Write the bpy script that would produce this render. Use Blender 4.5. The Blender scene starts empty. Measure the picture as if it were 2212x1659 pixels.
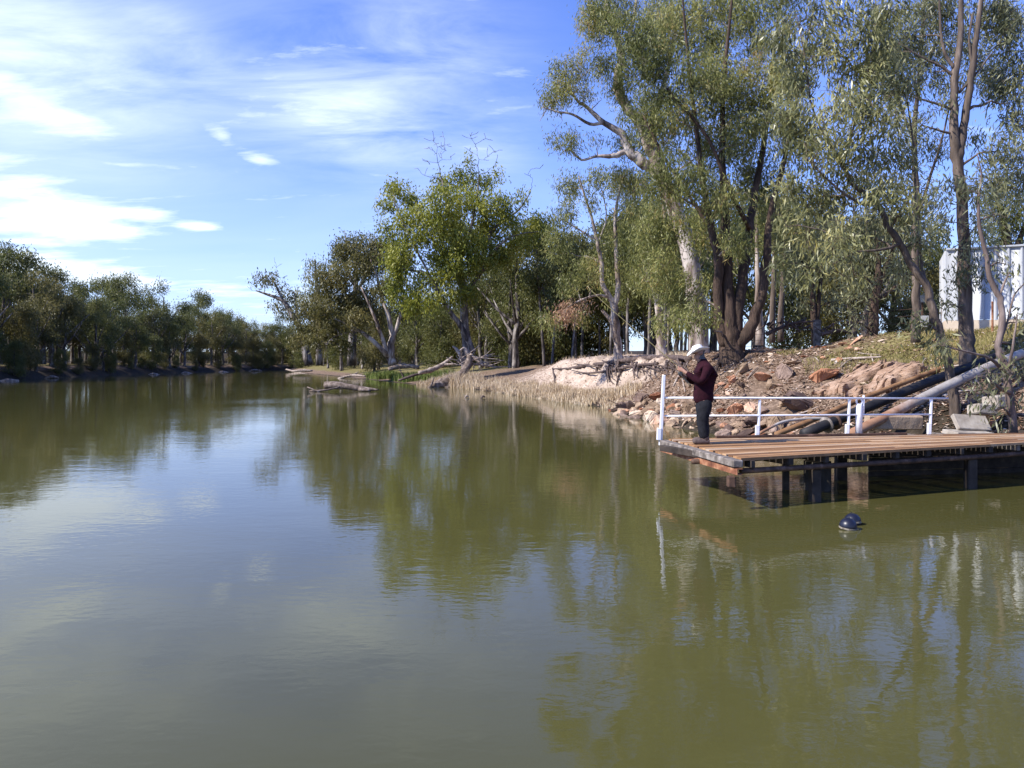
import bpy, bmesh, math, random
import numpy as np
from mathutils import Vector, Matrix

SC = bpy.context.scene
COL = SC.collection
R = math.radians
rng = np.random.default_rng(7)
random.seed(7)

# ------------------------------------------------------------------ camera
F, U0, VH, CAMZ = 1703.0, 1106.0, 785.0, 2.12      # focal and horizon measured on the photograph (2212 px wide)
cam = bpy.data.cameras.new("camera")
cam_ob = bpy.data.objects.new("camera", cam)
COL.objects.link(cam_ob)
cam_ob.location = (0, 0, CAMZ)
cam_ob.rotation_euler = (R(90), 0, 0)
cam.sensor_width = 36
cam.lens = 36 * F / 2212
cam.shift_y = -(829.5 - VH) / 2212
cam.clip_start = 0.1
cam.clip_end = 6000
SC.camera = cam_ob


def at(u, v, Y):
    return np.array([(u - U0) / F * Y, Y, CAMZ - (v - VH) / F * Y])


# ------------------------------------------------------------------ noise
_T = np.random.default_rng(3).random((256, 256))


def vn(x, y):
    x = np.asarray(x, float); y = np.asarray(y, float)
    xi = np.floor(x).astype(int); yi = np.floor(y).astype(int)
    fx = x - xi; fy = y - yi
    fx = fx * fx * (3 - 2 * fx); fy = fy * fy * (3 - 2 * fy)
    a = _T[xi % 256, yi % 256]; b = _T[(xi + 1) % 256, yi % 256]
    c = _T[xi % 256, (yi + 1) % 256]; d = _T[(xi + 1) % 256, (yi + 1) % 256]
    return (a * (1 - fx) + b * fx) * (1 - fy) + (c * (1 - fx) + d * fx) * fy - 0.5


def fbm(x, y, o=4):
    s, a = 0, 1.0
    for i in range(o):
        s = s + a * vn(x * 2 ** i + 17 * i, y * 2 ** i + 31 * i); a *= 0.5
    return s


# ------------------------------------------------------------------ object helpers
def link(name, me, mat=None, parent=None):
    o = bpy.data.objects.new(name, me)
    COL.objects.link(o)
    if mat is not None:
        me.materials.append(mat)
    if parent is not None:
        o.parent = parent
    return o


def tag(o, label=None, cat=None, group=None, kind=None):
    if label: o["label"] = label
    if cat: o["category"] = cat
    if group: o["group"] = group
    if kind: o["kind"] = kind
    return o


def empty(name, loc, label, cat, group=None, rz=0):
    o = bpy.data.objects.new(name, None)
    COL.objects.link(o)
    o.location = loc
    o.rotation_euler = (0, 0, rz)
    o.empty_display_size = 0.2
    return tag(o, label, cat, group)


def np_mesh(name, verts, faces, smooth=False):
    """faces: array (n,k) with constant k, or a list of such arrays"""
    if not isinstance(faces, list):
        faces = [faces]
    faces = [f for f in faces if len(f)]
    me = bpy.data.meshes.new(name)
    verts = np.asarray(verts, np.float32)
    me.vertices.add(len(verts))
    me.vertices.foreach_set("co", verts.ravel())
    nl = sum(f.size for f in faces)
    me.loops.add(nl)
    me.loops.foreach_set("vertex_index", np.concatenate([f.ravel() for f in faces]).astype(np.int32))
    tot = np.concatenate([np.full(len(f), f.shape[1], np.int32) for f in faces])
    start = np.concatenate([[0], np.cumsum(tot)[:-1]]).astype(np.int32)
    me.polygons.add(len(tot))
    me.polygons.foreach_set("loop_start", start)
    me.polygons.foreach_set("loop_total", tot)
    if smooth:
        me.polygons.foreach_set("use_smooth", np.ones(len(tot), bool))
    me.update(calc_edges=True)
    me.validate()
    return me


def catmull(pts, n=4):
    P = np.asarray(pts, float)
    if len(P) < 3:
        t = np.linspace(0, 1, n + 1)[:, None]
        return P[0] * (1 - t) + P[-1] * t
    Q = np.vstack([2 * P[0] - P[1], P, 2 * P[-1] - P[-2]])
    out = []
    for i in range(1, len(Q) - 2):
        a, b, c, d = Q[i - 1], Q[i], Q[i + 1], Q[i + 2]
        for k in range(n):
            t = k / n
            out.append(0.5 * (2 * b + (c - a) * t + (2 * a - 5 * b + 4 * c - d) * t * t + (3 * b - a - 3 * c + d) * t ** 3))
    out.append(Q[-2])
    return np.array(out)


class Tubes:
    def __init__(s):
        s.v, s.f, s.n, s.caps = [], [], 0, []

    def add(s, pts, rad, sides=6, cap=True, lump=0.0):
        P = np.asarray(pts, float)
        n = len(P)
        rad = np.broadcast_to(np.asarray(rad, float), (n,))
        T = np.gradient(P, axis=0)
        T /= np.linalg.norm(T, axis=1)[:, None] + 1e-9
        ref = np.array([0.13, 0.9, 0.3]) if abs(T[0, 2]) > 0.7 else np.array([0.0, 0.1, 1.0])
        u = np.cross(T, ref); u /= np.linalg.norm(u, axis=1)[:, None] + 1e-9
        w = np.cross(T, u)
        a = np.linspace(0, 2 * np.pi, sides, endpoint=False)
        rr = rad[:, None] * np.ones(sides)
        if lump:
            rr = rr * (1 + lump * rng.uniform(-1, 1, rr.shape))
        ring = P[:, None, :] + rr[:, :, None] * (np.cos(a)[None, :, None] * u[:, None, :] + np.sin(a)[None, :, None] * w[:, None, :])
        s.v.append(ring.reshape(-1, 3))
        i = np.arange(n - 1)[:, None] * sides
        j = np.arange(sides)[None, :]
        k = (j + 1) % sides
        s.f.append(np.stack([i + j, i + k, i + sides + k, i + sides + j], -1).reshape(-1, 4) + s.n)
        if cap:
            s.caps.append((s.n + np.arange(sides)[::-1], sides))
            s.caps.append((s.n + (n - 1) * sides + np.arange(sides), sides))
        s.n += n * sides

    def mesh(s, name, smooth=True):
        caps = {}
        for f, k in s.caps:
            caps.setdefault(k, []).append(f)
        fl = [np.vstack(s.f)] + [np.array(c) for c in caps.values()]
        return np_mesh(name, np.vstack(s.v), fl, smooth)


class Boxes:
    """many boxes in ONE bmesh"""
    def __init__(s):
        s.bm = bmesh.new()

    def box(s, c, size, rz=0.0, M=None, bevel=0.0):
        r = bmesh.ops.create_cube(s.bm, size=1.0)
        m = M if M is not None else Matrix.Translation(Vector(c)) @ Matrix.Rotation(rz, 4, 'Z')
        bmesh.ops.transform(s.bm, matrix=m @ Matrix.Diagonal((*size, 1)), verts=r['verts'])
        return s

    def beam(s, a, b, w, h, up=(0, 0, 1)):
        a, b, up = Vector(a), Vector(b), Vector(up)
        d = b - a
        L = d.length
        x = d.normalized()
        y = up.cross(x).normalized()
        z = x.cross(y)
        M = Matrix(((x.x, y.x, z.x, 0), (x.y, y.y, z.y, 0), (x.z, y.z, z.z, 0), (0, 0, 0, 1)))
        M.translation = (a + b) / 2
        return s.box(None, (L, w, h), M=M)

    def prism(s, pts, z0, z1):
        lo = [s.bm.verts.new((p[0], p[1], z0)) for p in pts]
        hi = [s.bm.verts.new((p[0], p[1], z1)) for p in pts]
        n = len(pts)
        s.bm.faces.new(hi)
        s.bm.faces.new(lo[::-1])
        for i in range(n):
            s.bm.faces.new((lo[i], lo[(i + 1) % n], hi[(i + 1) % n], hi[i]))
        return s

    def build(s, name, mat, parent=None, bevel=0.0):
        bmesh.ops.recalc_face_normals(s.bm, faces=s.bm.faces)
        if bevel:
            bmesh.ops.bevel(s.bm, geom=list(s.bm.edges), offset=bevel, segments=1, affect='EDGES')
        me = bpy.data.meshes.new(name)
        s.bm.to_mesh(me); s.bm.free()
        return link(name, me, mat, parent)


# ------------------------------------------------------------------ materials
def new_mat(name):
    m = bpy.data.materials.new(name)
    m.use_nodes = True
    nt = m.node_tree
    return m, nt, nt.nodes["Principled BSDF"], nt.nodes["Material Output"]


def N(nt, t, **kw):
    n = nt.nodes.new(t)
    for k, v in kw.items():
        if k in n.inputs.keys():
            n.inputs[k].default_value = v
        else:
            setattr(n, k, v)
    return n


def ramp(nt, stops, src, interp='LINEAR'):
    r = nt.nodes.new("ShaderNodeValToRGB")
    r.color_ramp.interpolation = interp
    e = r.color_ramp.elements
    while len(e) < len(stops):
        e.new(0.5)
    for el, (p, c) in zip(e, stops):
        el.position = p
        el.color = (*c, 1) if len(c) == 3 else c
    nt.links.new(src, r.inputs[0])
    return r.outputs[0]


def mapped(nt, scale, coord='Object'):
    tc = nt.nodes.new("ShaderNodeTexCoord")
    mp = nt.nodes.new("ShaderNodeMapping")
    mp.inputs['Scale'].default_value = scale
    nt.links.new(tc.outputs[coord], mp.inputs[0])
    return mp.outputs[0]


def noise_mat(name, stops, scale=(1, 1, 1), nscale=4.0, detail=6, rough=0.85, bump=0.3, bdist=0.02, spec=0.3, metal=0.0, distort=0.0, nrough=0.6):
    m, nt, b, _ = new_mat(name)
    vec = mapped(nt, scale)
    n = N(nt, "ShaderNodeTexNoise", Scale=nscale, Detail=detail, Roughness=nrough, Distortion=distort)
    nt.links.new(vec, n.inputs['Vector'])
    nt.links.new(ramp(nt, stops, n.outputs[0]), b.inputs['Base Color'])
    b.inputs['Roughness'].default_value = rough
    b.inputs['Specular IOR Level'].default_value = spec
    b.inputs['Metallic'].default_value = metal
    if bump:
        n2 = N(nt, "ShaderNodeTexNoise", Scale=nscale * 3, Detail=5, Roughness=0.65)
        nt.links.new(vec, n2.inputs['Vector'])
        bp = N(nt, "ShaderNodeBump", Strength=bump, Distance=bdist)
        nt.links.new(n2.outputs[0], bp.inputs['Height'])
        nt.links.new(bp.outputs[0], b.inputs['Normal'])
    return m


def leaf_mat(name, dark, mid, light, trans=0.45, rough=0.45, spec=0.35, clump=0.35, hue=None):
    m, nt, b, out = new_mat(name)
    g = nt.nodes.new("ShaderNodeNewGeometry")
    # each leaf has its own tint; whole sprays drift between young and old foliage
    n = N(nt, "ShaderNodeTexNoise", Scale=clump, Detail=3.0)
    nt.links.new(g.outputs['Position'], n.inputs['Vector'])
    mx = N(nt, "ShaderNodeMath", operation='MULTIPLY_ADD')
    nt.links.new(n.outputs[0], mx.inputs[0]); mx.inputs[1].default_value = 1.5; mx.inputs[2].default_value = -0.5
    ad = N(nt, "ShaderNodeMath", operation='MULTIPLY_ADD')
    nt.links.new(g.outputs['Random Per Island'], ad.inputs[0]); ad.inputs[1].default_value = 0.55
    nt.links.new(mx.outputs[0], ad.inputs[2])
    stops = [(0.1, dark), (0.5, mid), (0.95, light)]
    if hue:
        stops = [(0.1, dark), (0.5, mid), (0.8, light), (1.0, hue)]
    c = ramp(nt, stops, ad.outputs[0])
    nt.links.new(c, b.inputs['Base Color'])
    b.inputs['Roughness'].default_value = rough
    b.inputs['Specular IOR Level'].default_value = spec
    tr = nt.nodes.new("ShaderNodeBsdfTranslucent")
    nt.links.new(c, tr.inputs[0])
    mix = nt.nodes.new("ShaderNodeMixShader")
    mix.inputs[0].default_value = trans
    nt.links.new(b.outputs[0], mix.inputs[1]); nt.links.new(tr.outputs[0], mix.inputs[2])
    nt.links.new(mix.outputs[0], out.inputs[0])
    return m


M = {}
M['leaf_olive'] = leaf_mat('olive gum leaves', (0.088, 0.096, 0.027), (0.215, 0.228, 0.068), (0.41, 0.395, 0.14), hue=(0.459, 0.297, 0.108))
M['leaf_big'] = leaf_mat('large gum leaves', (0.100, 0.106, 0.042), (0.250, 0.250, 0.098), (0.48, 0.455, 0.21), rough=0.36, spec=0.55, clump=0.9, hue=(0.468, 0.390, 0.104))
M['leaf_blue'] = leaf_mat('grey green gum leaves', (0.088, 0.098, 0.050), (0.215, 0.222, 0.108), (0.40, 0.385, 0.20), rough=0.4, spec=0.5)
M['leaf_yellow'] = leaf_mat('yellow green gum leaves', (0.090, 0.112, 0.016), (0.255, 0.268, 0.036), (0.47, 0.44, 0.090), clump=0.25)
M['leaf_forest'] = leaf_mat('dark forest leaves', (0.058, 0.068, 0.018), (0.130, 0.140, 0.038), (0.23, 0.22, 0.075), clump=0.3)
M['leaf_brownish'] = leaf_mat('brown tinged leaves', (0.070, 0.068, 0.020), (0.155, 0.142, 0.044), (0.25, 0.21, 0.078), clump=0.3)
M['leaf_dead'] = leaf_mat('dead dry leaves', (0.26, 0.13, 0.07), (0.48, 0.28, 0.17), (0.62, 0.42, 0.28), trans=0.3, spec=0.1)
M['bark_dark'] = noise_mat('dark rough bark', [(0.25, (0.020, 0.013, 0.009)), (0.5, (0.065, 0.042, 0.030)), (0.75, (0.15, 0.095, 0.068))], (3, 3, 0.6), 3.0, bump=0.9, bdist=0.05)
M['bark_brown'] = noise_mat('brown bark', [(.3, (.042, .031, .024)), (.55, (.125, .093, .072)), (.75, (.27, .205, .165))], (3, 3, 0.5), 2.5, bump=0.6, bdist=0.03)
M['bark_pale'] = noise_mat('pale smooth bark', [(0.36, (0.07, 0.045, 0.033)), (0.48, (0.26, 0.20, 0.165)), (0.60, (0.52, 0.45, 0.39))], (1.2, 1.2, 0.35), 1.6, bump=0.3, bdist=0.02, distort=0.6)
M['bark_grey'] = noise_mat('mottled grey bark', [(0.36, (0.030, 0.024, 0.020)), (0.50, (0.11, 0.09, 0.078)), (0.66, (0.36, 0.32, 0.28))], (1.4, 1.4, 0.4), 1.6, bump=0.4, bdist=0.03, distort=0.5)
M['bark_young'] = noise_mat('young smooth bark', [(0.3, (0.07, 0.05, 0.042)), (0.55, (0.17, 0.125, 0.105)), (0.75, (0.33, 0.26, 0.22))], (2, 2, 0.5), 3.0, bump=0.3, bdist=0.01)
M['bark_limb'] = noise_mat('pale limb bark', [(.3, (.10, .075, .06)), (.52, (.24, .185, .155)), (.7, (.45, .38, .33))], (1.2, 1.2, .5), 2.0, bump=.3, bdist=.01)
M['wetwood'] = noise_mat('brown river log', [(.3, (.04, .028, .02)), (.52, (.15, .11, .085)), (.72, (.36, .29, .24))], (3, 3, 3), 1.1, bump=.7, bdist=.04)
M['deadwood'] = noise_mat('bleached dead wood', [(0.28, (0.085, 0.06, 0.048)), (0.5, (0.30, 0.235, 0.19)), (0.72, (0.55, 0.47, 0.40))], (3, 3, 3), 1.3, bump=0.6, bdist=0.03)
M['rootwood'] = noise_mat('dark root wood', [(0.3, (0.035, 0.024, 0.02)), (0.55, (0.10, 0.07, 0.06)), (0.75, (0.22, 0.17, 0.145))], (3, 3, 3), 2.0, bump=0.6, bdist=0.02)

# ------------------------------------------------------------------ terrain
DX, DY = 0.8, 0.6
WL = np.array([(110, -75), (60, -25), (20, 6), (12.6, 12.4), (9.5, 15.8), (8.2, 19), (6.8, 22), (5.6, 25), (4.6, 33), (4.2, 38.8), (2.5, 44.6), (-.2, 53.9),
               (-4.2, 68), (-7.4, 73), (-16.4, 97), (-30, 133), (-45, 172), (-64, 225), (-74, 252), (-110, 330), (-400, 800)], float)
WP = -DY * WL[:, 0] + DX * WL[:, 1]
WQ = DX * WL[:, 0] + DY * WL[:, 1]
PROF = [  # p, [(d, z)...]
    (-120, [(0, 0), (2, 1.0), (4.5, 2.0), (8.3, 3.2), (14, 3.6), (30, 3.4), (70, 2.2)]),
    (6, [(0, 0), (1.0, .45), (1.9, .95), (4.5, 1.95), (7.6, 3.3), (11, 3.5), (18, 3.2), (40, 2.1)]),
    (14.5, [(0, 0), (1.5, .7), (4.5, 2.05), (8.3, 3.05), (10, 3.1), (16, 2.6), (40, 2.0)]),
    (19, [(0, 0), (1.5, .7), (3.6, 2.2), (5, 2.6), (9, 2.75), (16, 2.45), (40, 2.0)]),
    (24, [(0, 0), (1.5, .5), (3.4, 1.7), (4.6, 2.42), (7, 2.55), (16, 2.4), (40, 2.0)]),
    (34, [(0, 0), (2.4, .35), (3.2, .95), (4.4, 2.4), (7, 2.66), (14, 2.5), (40, 2.0)]),
    (43, [(0, 0), (2.2, .35), (3.4, .95), (5.0, 2.35), (8, 2.6), (14, 2.4), (40, 2.0)]),
    (51, [(0, 0), (2, .35), (4, .9), (7, 1.9), (12, 2.2), (20, 2.1), (40, 2.0)]),
    (60, [(0, 0), (2, .3), (5, .8), (10, 1.5), (18, 2.0), (40, 2.0), (78, 4.5)]),
    (90, [(0, 0), (3, .25), (8, .6), (16, 1.6), (30, 2.0), (60, 4.5)]),
    (200, [(0, 0), (3, .5), (8, 1.3), (16, 1.9), (30, 2.2), (60, 6)]),
    (900, [(0, 0), (3, .5), (8, 1.3), (16, 1.9), (30, 2.2), (60, 6)]),
]
DG = np.concatenate([np.arange(0, 20, .1), np.arange(20, 80.1, 2)])
PT = np.array([np.interp(DG, *zip(*k)) for _, k in PROF])
PK = np.array([k[0] for k in PROF], float)


def edge_q(p):
    return np.interp(p, WP, WQ) + 0.35 * fbm(p * 0.35, p * 0 + 3.3, 3) * np.clip((p + 10) / 20, 0, 1)


def pd(x, y):
    x = np.asarray(x, float); y = np.asarray(y, float)
    p = -DY * x + DX * y
    return p, DX * x + DY * y - edge_q(p)


def z_pd(p, d):
    p = np.asarray(p, float); d = np.asarray(d, float)
    i = np.clip(np.searchsorted(PK, p) - 1, 0, len(PK) - 2)
    t = np.clip((p - PK[i]) / (PK[i + 1] - PK[i]), 0, 1)
    t = t * t * (3 - 2 * t)
    di = np.clip(np.interp(d, DG, np.arange(len(DG))), 0, len(DG) - 1.001)
    j = di.astype(int); s = di - j
    a = PT[i, j] * (1 - s) + PT[i, j + 1] * s
    b = PT[i + 1, j] * (1 - s) + PT[i + 1, j + 1] * s
    z = a * (1 - t) + b * t
    w = np.clip(d / 1.0, 0, 1)
    rough = np.clip(1 - np.abs(p - 17) / 14, 0, 1) * np.clip(1 - d / 9, 0, 1)
    z = z + w * (0.16 * fbm(p * .45, d * .45) + (0.06 + 0.22 * rough) * fbm(p * 1.6 + 9, d * 1.6))
    face = np.exp(-((d - 4.3) / 1.0) ** 2) * np.clip(1 - np.abs(p - 37) / 12, 0, 1)
    z = z + face * (0.75 * fbm(p * 1.1, d * .25, 4) + 0.28 * vn(p * 3.4, d * .8) + .10 * vn(p * 8, d * 3))
    z = np.where(d < 0, np.maximum(d * 0.4, -1.6), z)
    return z


def tz(x, y):
    p, d = pd(x, y)
    return z_pd(p, d)


def xy_pd(p, d):
    q = edge_q(p) + d
    return DX * q - DY * p, DY * q + DX * p


def ground_at(u, v, y0=9.0, y1=160.0):
    Y = np.arange(y0, y1, 0.04)
    x = (u - U0) / F * Y
    z = CAMZ - (v - VH) / F * Y
    h = tz(x, Y)
    k = np.nonzero(z <= h)[0]
    i = k[0] if len(k) else len(Y) - 1
    return np.array([x[i], Y[i], h[i]])


def sheet(name, PP, DD, posf, attrs, mat):
    Pg, Dg = np.meshgrid(PP, DD, indexing='ij')
    x, y, z = posf(Pg, Dg)
    n, m = Pg.shape
    v = np.stack([x, y, z], -1).reshape(-1, 3)
    i = np.arange(n - 1)[:, None] * m; j = np.arange(m - 1)[None, :]
    f = np.stack([i + j, i + m + j, i + m + j + 1, i + j + 1], -1).reshape(-1, 4)
    # keep normals up
    a, b, c = v[f[0, 0]], v[f[0, 1]], v[f[0, 2]]
    if np.cross(b - a, c - a)[2] < 0:
        f = f[:, ::-1]
    me = np_mesh(name, v, f, True)
    for k, fn in attrs.items():
        at_ = me.attributes.new(k, 'FLOAT', 'POINT')
        at_.data.foreach_set("value", fn(Pg, Dg).ravel().astype(np.float32))
    return tag(link(name, me, mat), kind='structure')


def ground_material():
    m, nt, b, _ = new_mat('bank soil')
    g = nt.nodes.new("ShaderNodeNewGeometry")
    pos = g.outputs['Position']

    def noise(sc, det=6, ro=.6, dis=0.0):
        n = N(nt, "ShaderNodeTexNoise", Scale=sc, Detail=det, Roughness=ro, Distortion=dis)
        nt.links.new(pos, n.inputs['Vector'])
        return n.outputs[0]

    def mixc(fac, a, c):
        mx = nt.nodes.new("ShaderNodeMix"); mx.data_type = 'RGBA'
        nt.links.new(fac, mx.inputs[0]); nt.links.new(a, mx.inputs[6]); nt.links.new(c, mx.inputs[7])
        return mx.outputs[2]

    def attr(n):
        a = nt.nodes.new("ShaderNodeAttribute"); a.attribute_name = n
        return a.outputs['Fac']

    litter = ramp(nt, [(.3, (.065, .043, .029)), (.5, (.165, .112, .076)), (.62, (.29, .205, .145)), (.75, (.44, .33, .25))], noise(5.5, 8, .75))
    sand = ramp(nt, [(.3, (.28, .205, .15)), (.5, (.42, .325, .25)), (.7, (.54, .44, .35))], noise(1.3, 8, .7, .4))
    grass = ramp(nt, [(.3, (.08, .065, .025)), (.5, (.17, .145, .055)), (.7, (.30, .235, .115))], noise(6, 8, .75))
    mud_and_shade = ramp(nt, [(.3, (.016, .012, .008)), (.6, (.055, .042, .028)), (.75, (.12, .095, .07))], noise(3, 6, .7))

    def soft(a, lo, hi, nsc):
        ad = N(nt, "ShaderNodeMath", operation='ADD')
        nt.links.new(attr(a), ad.inputs[0])
        s = N(nt, "ShaderNodeMath", operation='SUBTRACT'); nt.links.new(noise(nsc, 5, .65), s.inputs[0]); s.inputs[1].default_value = .5
        nt.links.new(s.outputs[0], ad.inputs[1])
        mr = N(nt, "ShaderNodeMapRange"); mr.inputs[1].default_value = lo; mr.inputs[2].default_value = hi
        nt.links.new(ad.outputs[0], mr.inputs[0])
        return mr.outputs[0]

    c = mixc(soft('grass', .3, .65, 1.2), litter, grass)
    c = mixc(soft('sand', .35, .6, 1.0), c, sand)
    c = mixc(soft('mud_and_shade', .35, .65, 1.5), c, mud_and_shade)
    nt.links.new(c, b.inputs['Base Color'])
    b.inputs['Roughness'].default_value = .95
    b.inputs['Specular IOR Level'].default_value = .15
    bp = N(nt, "ShaderNodeBump", Strength=.8, Distance=.06)
    nt.links.new(noise(4, 9, .7), bp.inputs['Height'])
    nt.links.new(bp.outputs[0], b.inputs['Normal'])
    return m


M['ground'] = ground_material()
PP = np.concatenate([np.arange(-110, 0, 2.), np.arange(0, 28, .14), np.arange(28, 50, .16), np.arange(50, 100, .5), np.arange(100, 260, 2.), np.arange(260, 900, 20.)])
DD = np.concatenate([np.arange(-6, 0, .5), np.arange(0, 9, .13), np.arange(9, 20, .5), np.arange(20, 60, 2.), [70, 100, 160, 300, 600, 1200, 2400]])


def right_pos(P, D):
    x, y = xy_pd(P, D)
    return x, y, z_pd(P, D)


def a_sand(P, D):
    k = np.clip(1 - np.abs(P - 39) / 15, 0, 1) ** .5
    s = k * np.clip((D - 2.0) / 1.0, 0, 1) * np.clip((11 - D) / 4, 0, 1)
    far = .12 * np.clip((P - 45) / 8, 0, 1) * np.clip(D / 3, 0, 1) * np.clip((16 - D) / 6, 0, 1)
    return np.maximum(s, far)


def a_grass(P, D):
    g = np.clip(1 - np.abs(P - 11) / 8, 0, 1) * np.clip((D - 3.2) / 2.5, 0, 1) * .95
    g2 = np.clip((D - 9) / 6, 0, 1) * .6 * np.clip((60 - P) / 10, 0, 1)
    g3 = np.clip((P - 62) / 20, 0, 1) * np.clip((D - 2) / 3, 0, 1) * np.clip((26 - D) / 8, 0, 1) * .8
    return np.maximum(np.maximum(g, g2), g3)


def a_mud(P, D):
    return np.maximum(np.clip(1 - D / .7, 0, 1), np.clip(2.2 - D / 1.3, 0, 1) * np.clip((12.5 - P) / 2, 0, 1)) + np.clip((D - 22) / 10, 0, 1) * np.clip((P - 60) / 10, 0, 1) * .75  # shade under the deck painted in; plus waterline mud and dark wood floor


sheet('river_bank', PP, DD, right_pos, {'sand': a_sand, 'grass': a_grass, 'mud_and_shade': a_mud}, M['ground'])

# the far (left hand) bank
LB = np.array([(-300, -52), (-60, -50), (40, -55), (80, -58), (98, -63.5), (130, -70), (160, -75), (200, -74.5), (235, -72), (252, -68), (262, -52), (270, -20), (290, 60), (330, 300)], float)


def left_edge(y):
    return np.interp(y, LB[:, 0], LB[:, 1]) + 1.2 * fbm(y * .12, y * 0 + 8.1, 3)


def left_z(y, d):
    z = np.interp(d, [0, 1.5, 4, 8, 30, 60], [0, .9, 1.6, 1.95, 2.2, 6.0]) + np.clip(d, 0, 1) * .3 * fbm(y * .3, d * .3)
    return np.where(d < 0, np.maximum(d * .4, -1.6), z)


def left_pos(Y, D):
    return left_edge(Y) - D, Y, left_z(Y, D)


LY = np.concatenate([np.arange(-300, 60, 10.), np.arange(60, 275, 1.2), np.arange(276, 330, 4.), np.arange(340, 2400, 200.)])
LD = np.concatenate([np.arange(-6, 0, 1.), np.arange(0, 9, .4), np.arange(9, 40, 2.), [50, 80, 160, 400, 900, 2400]])
zero = lambda P, D: P * 0
sheet('far_bank', LY, LD, left_pos, {'sand': zero, 'grass': lambda P, D: np.clip((D - 3) / 3, 0, 1) * np.clip((22 - D) / 8, 0, 1) * .6, 'mud_and_shade': lambda P, D: np.maximum(np.clip(1 - D / 5, 0, 1), np.clip((D - 14) / 10, 0, 1) * .75)}, M['ground'])

# ------------------------------------------------------------------ water
def water_material():
    m, nt, b, _ = new_mat('murky river water')
    g = nt.nodes.new("ShaderNodeNewGeometry")
    n0 = N(nt, "ShaderNodeTexNoise", Scale=.12, Detail=3.0)
    nt.links.new(g.outputs['Position'], n0.inputs['Vector'])
    nt.links.new(ramp(nt, [(.3, (.066, .062, .018)), (.7, (.083, .077, .025))], n0.outputs[0]), b.inputs['Base Color'])
    b.inputs['Roughness'].default_value = .03
    b.inputs['IOR'].default_value = 1.33
    b.inputs['Specular IOR Level'].default_value = .5

    def wave(scale, sx, sy, rot=0.0, det=3.0, dis=.4):
        mp = nt.nodes.new("ShaderNodeMapping")
        mp.inputs['Scale'].default_value = (sx, sy, 1)
        mp.inputs['Rotation'].default_value = (0, 0, rot)
        nt.links.new(g.outputs['Position'], mp.inputs[0])
        n = N(nt, "ShaderNodeTexNoise", Scale=scale, Detail=det, Roughness=.5, Distortion=dis)
        nt.links.new(mp.outputs[0], n.inputs['Vector'])
        return n.outputs[0]

    big = wave(.9, .55, 1.0, .25)
    mid = wave(3.2, .5, 1.0, -.15)
    fine = wave(11, .6, 1.0, .1, 2.0)
    # wind patches: ripples stronger in some stretches
    patch = wave(.09, .35, 1.0, .1, 3.0)
    pr = N(nt, "ShaderNodeMapRange"); pr.inputs[1].default_value = .42; pr.inputs[2].default_value = .68; pr.inputs[3].default_value = .35; pr.inputs[4].default_value = 1.3
    nt.links.new(patch, pr.inputs[0])

    def bump(h, dist, prev=None, st=None):
        bp = N(nt, "ShaderNodeBump", Strength=1.0, Distance=dist)
        nt.links.new(h, bp.inputs['Height'])
        if st is not None: nt.links.new(st, bp.inputs['Strength'])
        if prev is not None: nt.links.new(prev, bp.inputs['Normal'])
        return bp.outputs[0]

    nb = bump(big, .0040)
    nb = bump(mid, .0027, nb, pr.outputs[0])
    nb = bump(fine, .0019, nb, pr.outputs[0])
    nt.links.new(nb, b.inputs['Normal'])
    return m


M['water'] = water_material()
w = np.array([(-420, -320, 0), (260, -320, 0), (260, 420, 0), (-420, 420, 0)], float)
tag(link('river', np_mesh('river', w, np.array([[0, 1, 2, 3]])), M['water']), kind='structure')

# ------------------------------------------------------------------ leaves and trees
def leaf_mesh(CL, L, W, droop=.9, spread=.42):
    """C: (n,3) leaf stalk positions. narrow rhombic leaves hanging from them"""
    C = np.vstack(CL)
    n = len(C)
    lean = rng.normal(0, .42, (len(CL), 3)) * np.array([1, 1, .5])
    d = rng.normal(0, spread, (n, 3)) + np.repeat(lean, [len(c) for c in CL], axis=0); d[:, 2] -= droop
    d /= np.linalg.norm(d, axis=1)[:, None]
    r = rng.normal(0, 1, (n, 3))
    w = np.cross(d, r); w /= np.linalg.norm(w, axis=1)[:, None]
    l = L * rng.uniform(.6, 1.3, n)[:, None]; ww = W * rng.uniform(.7, 1.25, n)[:, None]
    k = np.cross(d, w) * l * rng.uniform(-.12, .12, n)[:, None]
    v = np.stack([C, C + d * l * .45 + w * ww * .5 + k, C + d * l, C + d * l * .45 - w * ww * .5 + k], 1).reshape(-1, 3)
    f = np.arange(4 * n).reshape(n, 4)
    return v, f


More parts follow.
